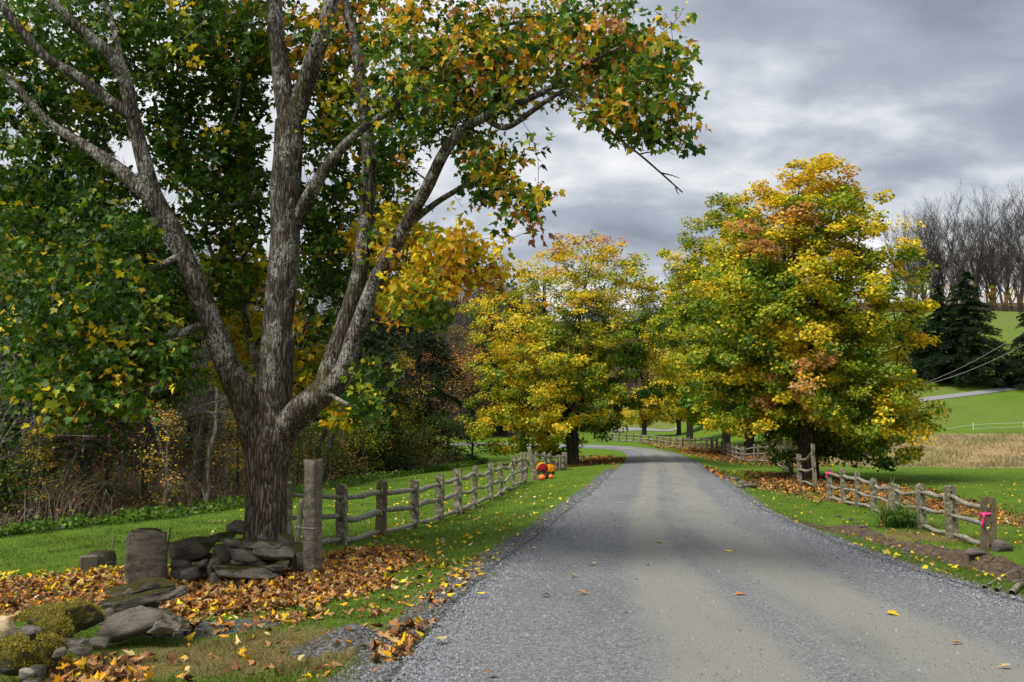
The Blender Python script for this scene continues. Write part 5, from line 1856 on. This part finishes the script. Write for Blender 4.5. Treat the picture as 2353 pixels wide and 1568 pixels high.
# pink ribbons
def ribbon(c, hang, label, ang=0):
    c = np.asarray(c)
    n = 8
    V = []
    for i in range(n + 1):
        a = math.pi * 2 * i / n
        for dz in (-.02, .02): V.append(c + np.array([.115 * math.cos(a), .075 * math.sin(a), dz + .012 * math.sin(a + .6)]))
    Q_ = [(2 * i, 2 * i + 2, 2 * i + 3, 2 * i + 1) for i in range(n)]
    b0 = len(V)
    p = c + np.array([-.10, -.08, 0])
    for i in range(5):
        for s_ in (-.022, .022): V.append(p + np.array([s_ + .015 * math.sin(i * 1.4), -.015 * math.cos(i), -hang * i / 4]))
    Q_ += [(b0 + 2 * i, b0 + 2 * i + 1, b0 + 2 * i + 3, b0 + 2 * i + 2) for i in range(4)]
    me_ = npmesh('ribbon', np.array(V), [np.array(Q_)], smooth=True)
    o_ = link('ribbon', me_, None, M['ribbon'])
    md = o_.modifiers.new('thickness', 'SOLIDIFY'); md.thickness = .003
    tag(o_, label, 'ribbon')


ribbon(RB[0][0] + np.array([0, 0, RB[0][1] * .70]), .22, 'bright pink ribbon tied to the nearest right-hand fence post')
ribbon(RB[-1][0] + np.array([0, 0, RB[-1][1] * .86]), .16, 'pink ribbon tied to the far end post of the right-hand fence')

# rocks at the foot of the nearest right post, in the ditch and by the verge
rb0 = RB[0][0]
for i, (dx, dy, s_, lb) in enumerate([(.10, -.22, (.34, .26, .24), 'pointed grey rock at the foot of the nearest right fence post'), (-.28, -.25, (.42, .22, .12), 'flat grey rock left of the pointed one by the right fence post')]):
    x, y = rb0[0] + dx, rb0[1] + dy
    tag(rock('slate_stone', (x, y, gz(x, y) + s_[2] * .3), s_, M['slate'], 660 + i, boxy=.75, sub=3), lb, 'rock')
for i, (px, py, s_, lb) in enumerate([(1985, 1211, .17, 'pale stone at the head of the ditch'), (1968, 1204, .14, 'smaller pale stone beside the one at the ditch head'), (2087, 1268, .16, 'grey stone in the ditch bed'), (2078, 1273, .10, 'small stone just below the grey one in the ditch bed'),
                                      (1690, 1106, .42, 'grey stone in the far ditch near the maples'), (1706, 1114, .38, 'grey stone lower in the far ditch'), (1722, 1120, .45, 'flat grey stone at the near end of the far ditch'), (1672, 1101, .34, 'small stone at the far end of the far ditch'), (1700, 1122, .3, 'small grey stone beside the flat one in the far ditch'),
                                      (1950, 1196, .15, 'small slate sticking out of the verge above the ditch'), (1925, 1188, .15, 'slate chip in the grass of the right verge')]):
    b_ = hit(px, py)
    tag(rock('slate_stone', (b_[0], b_[1], b_[2] + s_ * .12), (s_, s_ * .7, s_ * .45), M['slate'], 670 + i, yaw=i * 1.1, boxy=.65, sub=2), lb, 'rock')
for i, (a, c_, lb) in enumerate([((2270, 1349), (2340, 1318), 'pale stick lying across the ditch bank'), ((2262, 1354), (2330, 1342), 'brown stick lying below the pale one in the ditch'), ((2290, 1362), (2352, 1345), 'dark stick at the right edge in the ditch'), ((2325, 1368), (2353, 1350), 'short thick stick in the bottom right of the ditch')]):
    p, q_ = hit(*a) + [0, 0, .02], hit(*c_) + [0, 0, .05]
    V, g = tubes([(np.array([p, (p + q_) / 2 + [0, 0, .02], q_]), np.array([.014, .016, .010]) * (1 + .4 * i), 6, .8)])
    tag(link('stick', npmesh('stick', V, g, smooth=True), None, M['rail'] if i == 0 else M['post']), lb, 'stick')

# leaning old post and the flower tub with pumpkins
z6 = lambda x, y: ((1250 + x / 9.41) / 1.0625, (1050 + y / 9.41) / 1.0625)
lo_ = hit(*z6(540, 1165))
tp_ = at(*z6(395, 395), lo_[1] + .1)
vv = tp_ - lo_
ln = np.linalg.norm(vv)
o_ = hewn('leaning_post', lo_ - vv / ln * .08, .23, .14, ln + .08, M['post'], R(10), 21, .62, 'broad lichened old post leaning left of the flower tub', 'post', (R(-3), math.atan2(vv[0], vv[2])), amp=.02)
tb = hit(*z6(735, 1140))
tb = tb + np.array([0, .12, 0]); tb[2] = gz(tb[0], tb[1])
planter = empty('flower_tub', tb)
tag(planter, 'dark wooden tub of flowers on the left verge', 'planter')
ns, hT, rT, rB = 16, .34, .235, .19
for i in range(ns):
    a0, a1 = 2 * math.pi * i / ns + .012, 2 * math.pi * (i + 1) / ns - .012
    Vv = []
    for r0_, z in ((rB, 0), (rT, hT)):
        for rr in (r0_, r0_ - .022):
            for a in (a0, a1): Vv.append((rr * math.cos(a), rr * math.sin(a), z))
    Qd = [(0, 1, 5, 4), (3, 2, 6, 7), (0, 2, 3, 1), (4, 5, 7, 6), (0, 4, 6, 2), (1, 3, 7, 5)]
    link('stave', npmesh('stave', np.array(Vv), [np.array(Qd)]), planter, M['tub'])
for z in (.07, .27):
    rr = rB + (rT - rB) * z / hT + .004
    an = np.linspace(0, 2 * math.pi, 25)
    Vv = [(rr * math.cos(a) * (1 + .004 * k), rr * math.sin(a) * (1 + .004 * k), z + dz) for a in an for k, dz in ((1, -.015), (1, .015))]
    Qd = [(2 * i, 2 * i + 2, 2 * i + 3, 2 * i + 1) for i in range(24)]
    link('hoop', npmesh('hoop', np.array(Vv), [np.array(Qd)]), planter, M['iron'])
an = np.linspace(0, 2 * math.pi, 17)[:-1]
link('soil', npmesh('soil', np.array([(.215 * math.cos(a), .215 * math.sin(a), .30) for a in an]), [np.arange(16)[None]]), planter, plain_mat('soil', (.03, .022, .016), .95, .4, 30))


def mum(c, r_, hgt, cols, label, n=900):
    root = empty('chrysanthemum', c)
    tag(root, label, 'flowers', 'chrysanthemums in the tub')
    d = rand_unit(n); d[:, 2] = np.abs(d[:, 2])
    P = d * np.array([r_, r_, hgt])
    col = np.array(cols)[rng.integers(0, len(cols), n)] * rng.uniform(.7, 1.2, (n, 1))
    b_ = link('blooms', leaf_mesh('blooms', 'low', P, d + rand_unit(n) * .5, rand_unit(n), rng.uniform(.03, .05, n), col), root, M['dryleaf'])
    tag(b_, kind='stuff')
    m_ = 500
    d2 = rand_unit(m_)
    P2 = d2 * np.array([r_ * .92, r_ * .92, hgt * .75]) * rng.random((m_, 1)) ** .3 + [0, 0, -.02]
    f_ = link('foliage', leaf_mesh('foliage', 'low', P2, d2 + [0, 0, .4], d2 + rand_unit(m_) * .5, rng.uniform(.04, .07, m_), pick(dict(dg=3, g=3), m_)), root, M['leaf'])
    tag(f_, kind='stuff')


mum(tb + [-.04, -.06, .36], .21, .24, [(.30, .004, .02), (.22, .003, .02), (.42, .01, .03)], 'dark red chrysanthemum at the front of the wooden tub')
mum(tb + [.24, .04, .32], .22, .26, [(.85, .33, .01), (.9, .45, .01), (.8, .25, .01)], 'orange chrysanthemum at the right of the wooden tub')
mum(tb + [-.08, .16, .40], .22, .24, [(.85, .55, .02), (.8, .45, .02)], 'yellow chrysanthemum behind the dark red one')


def pumpkin(c, r_, label):
    root = empty('pumpkin', c)
    tag(root, label, 'pumpkin', 'pumpkins by the flower tub')
    nu, nv = 60, 18
    Vv = []
    for j in range(nv + 1):
        ph_ = -math.pi / 2 + math.pi * j / nv
        for i in range(nu):
            th = 2 * math.pi * i / nu
            rr = r_ * (1 - .075 * abs(math.cos(th * 5)) ** .35 * 0 - .07 * (1 - abs(math.sin(th * 5))) ** 2)
            dip = -.16 * r_ * math.exp(-((math.pi / 2 - abs(ph_)) / .35) ** 2) * math.copysign(1, ph_)
            Vv.append((rr * math.cos(ph_) * math.cos(th), rr * math.cos(ph_) * math.sin(th), r_ * .92 * math.sin(ph_) + dip + r_ * .88))
    ii = np.arange(nu * (nv + 1)).reshape(nv + 1, nu)
    Qd = np.stack([ii[:-1], np.roll(ii[:-1], -1, 1), np.roll(ii[1:], -1, 1), ii[1:]], -1).reshape(-1, 4)
    link('body', npmesh('body', np.array(Vv), [Qd], smooth=True), root, M['pumpkin'])
    V, g = tubes([(np.array([[0, 0, r_ * 1.55], [.01, 0, r_ * 1.78], [-.02, 0, r_ * 1.98], [-.05, 0, r_ * 2.08]]), np.array([.03, .02, .017, .019]) * r_ / .14, 6, 0)])
    link('stem', npmesh('stem', V, g, smooth=True), root, M['stem'])


p1 = hit(*z6(690, 1165)); pumpkin(p1, 80 / 9.41 / 1.0625 * p1[1] / F, 'larger round orange pumpkin at the left foot of the flower tub')
p2 = hit(*z6(897, 1125)); pumpkin(p2, 58 / 9.41 / 1.0625 * p2[1] / F, 'smaller orange pumpkin at the right foot of the flower tub')

# daylily clump by the right fence
dl = hit(2062, 1212)
root = empty('daylily_clump', dl)
tag(root, 'clump of arching green daylily leaves in front of the right-hand fence', 'plant')
Vv, Qd, fc = [], [], []
for i in range(420):
    a = rng.random() * 6.283
    l_ = rng.uniform(.35, .78)
    bx0 = np.array([rng.normal() * .17, rng.normal() * .12, 0])
    dr = np.array([math.cos(a), math.sin(a), 0])
    sdv = np.array([-math.sin(a), math.cos(a), 0])
    sp = rng.uniform(.45, 1.25)
    b0 = len(Vv)
    for k in range(5):
        t = k / 4
        p = bx0 + dr * (l_ * sp * t ** 1.3) + np.array([0, 0, l_ * (1.25 * t - .78 * sp * t * t)])
        w_ = .011 * (1 - t ** 2) + .001
        Vv += [p - sdv * w_, p + sdv * w_]
    for k in range(4):
        Qd.append((b0 + 2 * k, b0 + 2 * k + 1, b0 + 2 * k + 3, b0 + 2 * k + 2))
        fc.append(np.array([.085, .19, .022]) * (.6 + .9 * ((i * 37) % 10) / 10) if i % 9 else np.array([.32, .24, .09]))
lv = link('leaves', npmesh('leaves', np.array(Vv), [np.array(Qd)], fcol=np.array(fc)), root, M['leaf'])
tag(lv, kind='stuff')
for i in range(9):
    b_ = np.array([rng.normal() * .15, rng.normal() * .1, 0]); h = rng.uniform(.75, 1.1)
    V, g = tubes([(np.array([b_, b_ + [rng.normal() * .05, 0, h * .6], b_ + [rng.normal() * .12, 0, h]]), np.array([.005, .004, .003]), 4, 0)])
    link('stalk', npmesh('stalk', V, g), root, M['rail'])

# white tape fence across the hill
tp_pts = [(2060, 1012, 1003), (2140, 999, 992), (2236, 985, 975), (2353, 981, 972), (2460, 977, 968)]
TY = 89.0
root = empty('tape_fence', at(2236, 990, TY))
tag(root, 'white two-strand tape fence across the foot of the green hill', 'fence')
for k in (1, 2):
    pts = np.array([at(p[0], p[k] , TY) for p in tp_pts]) - np.array(root.location)
    P, r_ = smoothpath(pts, [.02] * len(pts), 20)
    V, g = tubes([(P, np.full(20, .011), 5, 0)])
    link('tape', npmesh('tape', V, g), root, M['tape'])
for p in tp_pts[1:]:
    t_ = at(p[0], p[2] - 3, TY) - np.array(root.location)
    x, y = t_[0] + root.location.x, TY
    V, g = tubes([(np.array([[t_[0], t_[1], gz(x, y) - .2 - root.location.z], t_]), np.array([.025, .025]), 6, 0)])
    link('post', npmesh('post', V, g), root, M['tape'])
# cables strung over the right-hand field
for i, (a, c_, lb) in enumerate([((2085, 895), (2420, 718), 'upper pale cable strung in front of the conifers'), ((2085, 894), (2420, 757), 'lower pale cable strung in front of the conifers')]):
    p, q_ = at(a[0], a[1], 84), at(c_[0], c_[1], 62)
    t = np.linspace(0, 1, 14)[:, None]
    P = p * (1 - t) + q_ * t
    P[:, 2:] -= .5 * np.sin(t * math.pi)
    V, g = tubes([(P, np.full(14, .012), 5, 0)])
    tag(link('cable', npmesh('cable', V, g), None, M['cable']), lb, 'cable')

# ------------------------------------------------------------------ grass, fallen leaves, gravel
WG_ = {k: a.reshape(ny, nx) for k, a in (('litter', w_litter), ('dry', w_dry), ('dirt', w_dirt), ('gravel', w_gravel), ('wood', w_wood), ('tan', w_tan))}
inr = inroad.reshape(ny, nx)


def wat(k, x, y):
    i = np.clip(np.searchsorted(ys, y), 0, ny - 1)
    j = np.clip(np.searchsorted(xs, x), 0, nx - 1)
    return WG_[k][i, j]


def road_mask(x, y):
    return in_poly(x, y, road_poly)


def grass(n, y0, y1, hmin, hmax, wd, spread, seed):
    r_ = np.random.default_rng(seed)
    u = r_.random(n)
    y = 1 / (1 / y0 - u * (1 / y0 - 1 / y1))          # even in screen space
    x = r_.uniform(-.62, .60, n) * y
    ok = ~road_mask(x, y)
    nz_ = r_.random(n)
    ok &= (wat('litter', x, y) * .75 < nz_) & (wat('dirt', x, y) * 1.3 < nz_ + .25) & (wat('gravel', x, y) < nz_ + .1) & (wat('wood', x, y) < .3) & (wat('tan', x, y) < .5)
    dry = wat('dry', x, y)
    ok &= (dry * .25 < r_.random(n))
    x, y, dry = x[ok], y[ok], dry[ok]
    m_ = len(x)
    z = ground(x, y) - .004
    clump = np.clip(.75 + .6 * fbm(x, y, 1.9, 2.) + .3 * fbm(x, y, 6, 1), .3, 1.6)
    h = r_.uniform(hmin, hmax, m_) * clump
    tip = np.stack([r_.normal(size=m_) * spread, r_.normal(size=m_) * spread, np.ones(m_)], -1)
    col = np.array([.098, .178, .017])[None] * (1 + .35 * fbm(x, y, .9, 4.) + .25 * fbm(x, y, 3.1, 2.))[:, None] * r_.uniform(.45, 1.45, (m_, 1)) * np.stack([r_.uniform(.7, 1.5, m_), np.ones(m_), r_.uniform(.6, 1.5, m_)], -1)
    dm = r_.random(m_) < np.clip(dry * .8 + .05, 0, .85)
    col[dm] = np.array([.27, .20, .085]) * r_.uniform(.5, 1.3, (dm.sum(), 1))
    nrm = r_.normal(size=(m_, 3)) * [1, 1, .2]
    wdv = wd * r_.uniform(.6, 1.3, m_) * (y / y0) ** .5
    return leaf_mesh('grass', 'blade', np.stack([x, y, z], -1), nrm, tip, np.stack([wdv, h, h], -1), col)


tag(link('grass', grass(300000, 5.2, 17, .022, .07, .006, .55, 1), None, M['grass']), 'short green grass of the verges close by', 'grass', kind='stuff')
tag(link('grass', grass(200000, 17, 62, .03, .075, .011, .5, 2), None, M['grass']), 'mown green lawn on both sides of the road farther off', 'grass', kind='stuff')
# tall dry grass of the field
nt_ = 60000
y = rng.uniform(56, 88, nt_); x = rng.uniform(18, 64, nt_)
ok = rng.random(nt_) < wat('tan', x, y)
x, y = x[ok], y[ok]; m_ = len(x)
h = rng.uniform(.1, .42, m_) * np.clip(.8 + .6 * fbm(x, y, .5, 6.), .25, 1.5)
tag(link('dry_grass', leaf_mesh('dry_grass', 'blade', np.stack([x, y, ground(x, y)], -1), rng.normal(size=(m_, 3)) * [1, 1, .2], np.stack([rng.normal(size=m_) * .35, rng.normal(size=m_) * .35, np.ones(m_)], -1),
    np.stack([rng.uniform(.02, .05, m_), h, h], -1), (np.array([.30, .24, .12])[None] + np.clip(fbm(x, y, .28, 3.), -1, 1)[:, None] * np.array([.10, .03, .02]) + np.clip(fbm(x, y, .13, 1.), 0, 1)[:, None] * np.array([-.14, -.02, -.06])) * rng.uniform(.45, 1.35, (m_, 1)) * rng.uniform(.9, 1.1, (m_, 3))), None, M['grass']), 'tall straw-coloured grass of the field on the right', 'dry grass', kind='stuff')

# fallen leaves
LX, LY, LC, LS, LZ = [], [], [], [], []
OR = dict(o=1.2, do=1.3, rust=2.8, br=3.6, tan=3.2, y=.8, pale=1.1, dbr=1.8)
YL = dict(y=3, pale=2.2, yg=1, o=1, tan=1)
BR = dict(rust=3, do=1.2, br=4.5, o=.6, tan=.8, dbr=3)
MX = dict(y=1.2, pale=1.2, o=1.2, tan=2.4, rust=2.2, br=2.4, dbr=.8)


def scatter(n, fn, mix, s0=.05, s1=.098, layer=.05):
    x, y = fn(n)
    ok = np.ones(len(x), bool)
    LX.append(x); LY.append(y); LC.append(pick(mix, len(x))); LS.append(rng.uniform(s0, s1, len(x))); LZ.append(rng.random(len(x)) ** 2 * layer)


def inell(cx, cy, rx, ry, p=.5):
    def f(n):
        a = rng.random(n) * 2 * math.pi
        q_ = rng.random(n) ** p
        return cx + rx * q_ * np.cos(a), cy + ry * q_ * np.sin(a)
    return f


def pxbox(x0, x1, y0, y1, z=-.1):
    def f(n):
        px = rng.uniform(x0, x1, n); py = rng.uniform(y0, y1, n)
        Y = (CAMZ - z) * F / (py - 990)
        return (px - CX) / F * Y, Y
    return f


scatter(5200, inell(-4.6, 11.7, 3.1, 1.8), OR)
scatter(700, inell(-4.8, 13.2, 3.2, 1.3), YL)
scatter(1300, inell(-2.9, 11.4, 1.6, .9), OR)
scatter(1700, inell(-2.1, 13.8, .75, 2.0), OR, layer=.08)
scatter(300, pxbox(700, 1130, 1290, 1420), MX)
scatter(130, pxbox(330, 1050, 1400, 1568), MX)
scatter(220, pxbox(400, 760, 1370, 1430), OR)
scatter(190, pxbox(130, 340, 1480, 1560), OR, .07, .12, .06)
scatter(130, inell(HOLL[0], HOLL[1], .25, .75), OR, .07, .115, .06)
scatter(90, pxbox(960, 1130, 1280, 1400), MX)
scatter(3000, inell(RT1[0] - 1.6, RT1[1] - 5, 3.8, 12), BR, .10, .17)
scatter(1800, inell(11.5, 26.5, 1.5, 7), BR)
scatter(2400, inell(RT2[0] - 1, RT2[1] - 4, 4.4, 12), BR, .12, .2)
scatter(900, inell(MID[0], MID[1], 3.2, 3.4), BR)
scatter(1300, inell(14.5, 84, 3, 20), BR, .14, .22)
scatter(700, inell(5.2, 60, 1.6, 8), BR, .12, .2)
scatter(1300, lambda n: (rng.uniform(-.3, .62, n) * (yy := 1 / (1 / 12 - rng.random(n) * (1 / 12 - 1 / 60))), yy), YL, .055, .09)
scatter(600, lambda n: (rng.uniform(7, 22, n), rng.uniform(17, 45, n)), MX, .06, .10)
scatter(260, lambda n: (rng.uniform(-3.2, 2.8, n), rng.uniform(14, 34, n)), YL, .06, .10)
x = np.concatenate(LX); y = np.concatenate(LY); c_ = np.vstack(LC); s_ = np.concatenate(LS); lz = np.concatenate(LZ)
ok = ~road_mask(x, y)
# a handful on the road itself
rx, ry = [], []
for px, py in [(1366, 1304), (1228, 1268), (1328, 1258), (1245, 1377), (1330, 1370), (1522, 1255), (1480, 1268), (1675, 1276), (1945, 1330), (2188, 1490), (2040, 1420), (1120, 1562), (1105, 1376), (2320, 1546), (1690, 1378), (1420, 1216), (1310, 1330), (1015, 1480), (1235, 1180), (1425, 1160), (1480, 1140)]:
    b_ = at(px, py, 10); d = ray(px, py); t = CAMZ / -d[2]
    rx.append(d[0] * t); ry.append(d[1] * t)
nr = len(rx)
x = np.concatenate([x[ok], rx]); y = np.concatenate([y[ok], ry]); c_ = np.vstack([c_[ok], pick(dict(pale=3, y=1.5, o=1, rust=2, tan=2), nr)]); s_ = np.concatenate([s_[ok], rng.uniform(.09, .13, nr)])
z = ground(x, y) + np.concatenate([lz[ok], np.full(nr, .035)]) + .015
m_ = len(x)
nrm = rand_unit(m_) * .55 + [0, 0, 1.]
tip = rand_unit(m_) * [1, 1, .15]
P = np.stack([x, y, z], -1)
nrm[-nr:] = rand_unit(nr) * .15 + [0, 0, 1.]
S3 = np.stack([s_ * rng.uniform(.5, 1.1, m_), s_, s_ * rng.uniform(.4, 4.0, m_) * rng.choice([-1, 1], m_)], -1)
S3[-nr:, 2] = s_[-nr:] * .8
vis = (np.abs(x / y) < .5) & (y > 6.9)
order = np.argsort(np.where(vis, y, 999))
ni, rest = order[:300], order[300:]
near_l, far_l = rest[y[rest] < 20], rest[y[rest] >= 20]
flit = link('leaf_litter', leaf_mesh('leaf_litter', 'low', P[far_l], nrm[far_l], tip[far_l], S3[far_l], c_[far_l]), None, M['dryleaf'])
tag(flit, 'rust and orange fallen leaves under the farther maples and along the fences', 'leaf litter', kind='stuff')
litter = link('leaf_litter', leaf_mesh('leaf_litter', 'maple', P[near_l], nrm[near_l], tip[near_l], S3[near_l], c_[near_l]), None, M['dryleaf'])
tag(litter, 'carpet of fallen orange and yellow maple leaves on the grass', 'leaf litter', kind='stuff')
B = basis(nrm[ni], tip[ni])


def colour_word(c):
    r_, g_, b_ = c
    if g_ > .55 * r_: return 'yellow'
    if r_ > .40: return 'orange'
    if r_ > .25: return 'rust-brown'
    return 'dark brown'


for k, i in enumerate(ni):
    o_ = bpy.data.objects.new('fallen_leaf', leaf_variant(c_[i], True))
    COL.objects.link(o_)
    Bk = B[k] * S3[i][None, :]
    o_.matrix_world = Matrix([[*Bk[r_], P[i][r_]] for r_ in range(3)] + [[0, 0, 0, 1]])
    onroad = bool(road_mask(np.array([x[i]]), np.array([y[i]]))[0])
    where = 'on the gravel road' if onroad else ('by the mossy rocks' if x[i] < -2.3 and y[i] < 9 else ('in the grass at the road edge' if x[i] > -2 else 'in the grass near the slab stack'))
    tag(o_, 'fallen %s maple leaf lying %s' % (colour_word(c_[i]), where), 'leaf', 'fallen leaves close by')

# loose gravel
def gravel(n):
    r_ = np.random.default_rng(77)
    k = n // 3
    k3 = k // 2
    y1_ = 1 / (1 / 5.5 - r_.random(k) * (1 / 5.5 - 1 / 40))
    xl = np.interp(y1_, ROADN[:, 0], ROADN[:, 1]) + r_.normal(size=k) * .28 + .12
    y2_ = 1 / (1 / 5.5 - r_.random(k) * (1 / 5.5 - 1 / 40))
    xr_ = np.interp(y2_, ROADN[:, 0], ROADN[:, 2]) + r_.normal(size=k) * .28 - .12
    y3_ = 1 / (1 / 5.5 - r_.random(k3) * (1 / 5.5 - 1 / 26))
    a, b_ = np.interp(y3_, ROADN[:, 0], ROADN[:, 1]), np.interp(y3_, ROADN[:, 0], ROADN[:, 2])
    x3 = a + (b_ - a) * r_.random(k3)
    x_, y_ = np.concatenate([xl, xr_, x3]), np.concatenate([y1_, y2_, y3_])
    m = len(x_)
    s = r_.uniform(.0035, .009, m) * (1 + 1.0 * (r_.random(m) < .06)) * (y_ / 7) ** .35
    on = road_mask(x_, y_)
    u_ = np.clip((x_ - np.interp(y_, ROADN[:, 0], ROADN[:, 1])) / (np.interp(y_, ROADN[:, 0], ROADN[:, 2]) - np.interp(y_, ROADN[:, 0], ROADN[:, 1])), 0, 1)
    zr_ = zroad(y_) + np.interp(np.minimum(u_, 1 - u_), [0, .012, .06, .5], [-.05, -.012, 0, .05]) + .012 * fbm(x_, y_, 1.1)
    z_ = np.where(on, zr_, ground(x_, y_)) + s * .3
    T = np.array([(1, 0, 0), (0, 1, 0), (-1, 0, 0), (0, -1, 0), (0, 0, .8), (0, 0, -.8)])
    Fc = np.array([(0, 1, 4), (1, 2, 4), (2, 3, 4), (3, 0, 4)])
    T = np.array([(1, 0, -.5), (0, 1, -.5), (-1, 0, -.5), (0, -1, -.5), (0, 0, .8)])
    Bm = basis(rand_unit(m) * .35 + [0, 0, 1.], rand_unit(m))
    Tn = T[None] * (s[:, None] * r_.uniform(.6, 1.5, (m, 3)))[:, None, :] * r_.uniform(.75, 1.25, (m, 5, 1))
    V = np.einsum('nij,nmj->nmi', Bm, Tn) + np.stack([x_, y_, z_], -1)[:, None, :]
    fcs = ((np.arange(m) * 5)[:, None, None] + Fc[None]).reshape(-1, 3)
    base = np.array([.135, .14, .152])[None] * r_.uniform(.5, 1.8, (m, 1))
    return npmesh('gravel', V.reshape(-1, 3), [fcs], fcol=np.repeat(base, 4, 0))


mp_, t_, b_, o2_ = newmat('pebbles')
nb = NB(t_)
t_.links.new(nb.attr('leafcol', 'Color'), b_.inputs['Base Color'])
tag(link('loose_gravel', gravel(54000), None, mp_), 'loose grey gravel scattered on the road and along its edges', 'gravel', kind='stuff')

# ------------------------------------------------------------------ alike trees and bushes: tell the few of a kind apart by their order across the view
ORDW = ['first', 'second', 'third', 'fourth', 'fifth', 'sixth', 'seventh', 'eighth', 'ninth', 'tenth', 'eleventh', 'twelfth']
same = {}
for o_ in COL.objects:
    if o_.parent is None and 'label' in o_ and o_.get('category') in ('tree', 'bush'):
        same.setdefault(o_['label'], []).append(o_)
for lb, lst in same.items():
    if 2 <= len(lst) <= 12 and len(lb.split()) <= 12:
        lst.sort(key=lambda q_: q_.location.x / max(q_.location.y, 1))
        for k, o_ in enumerate(lst): o_['label'] = lb + ', %s from the left' % ORDW[k]
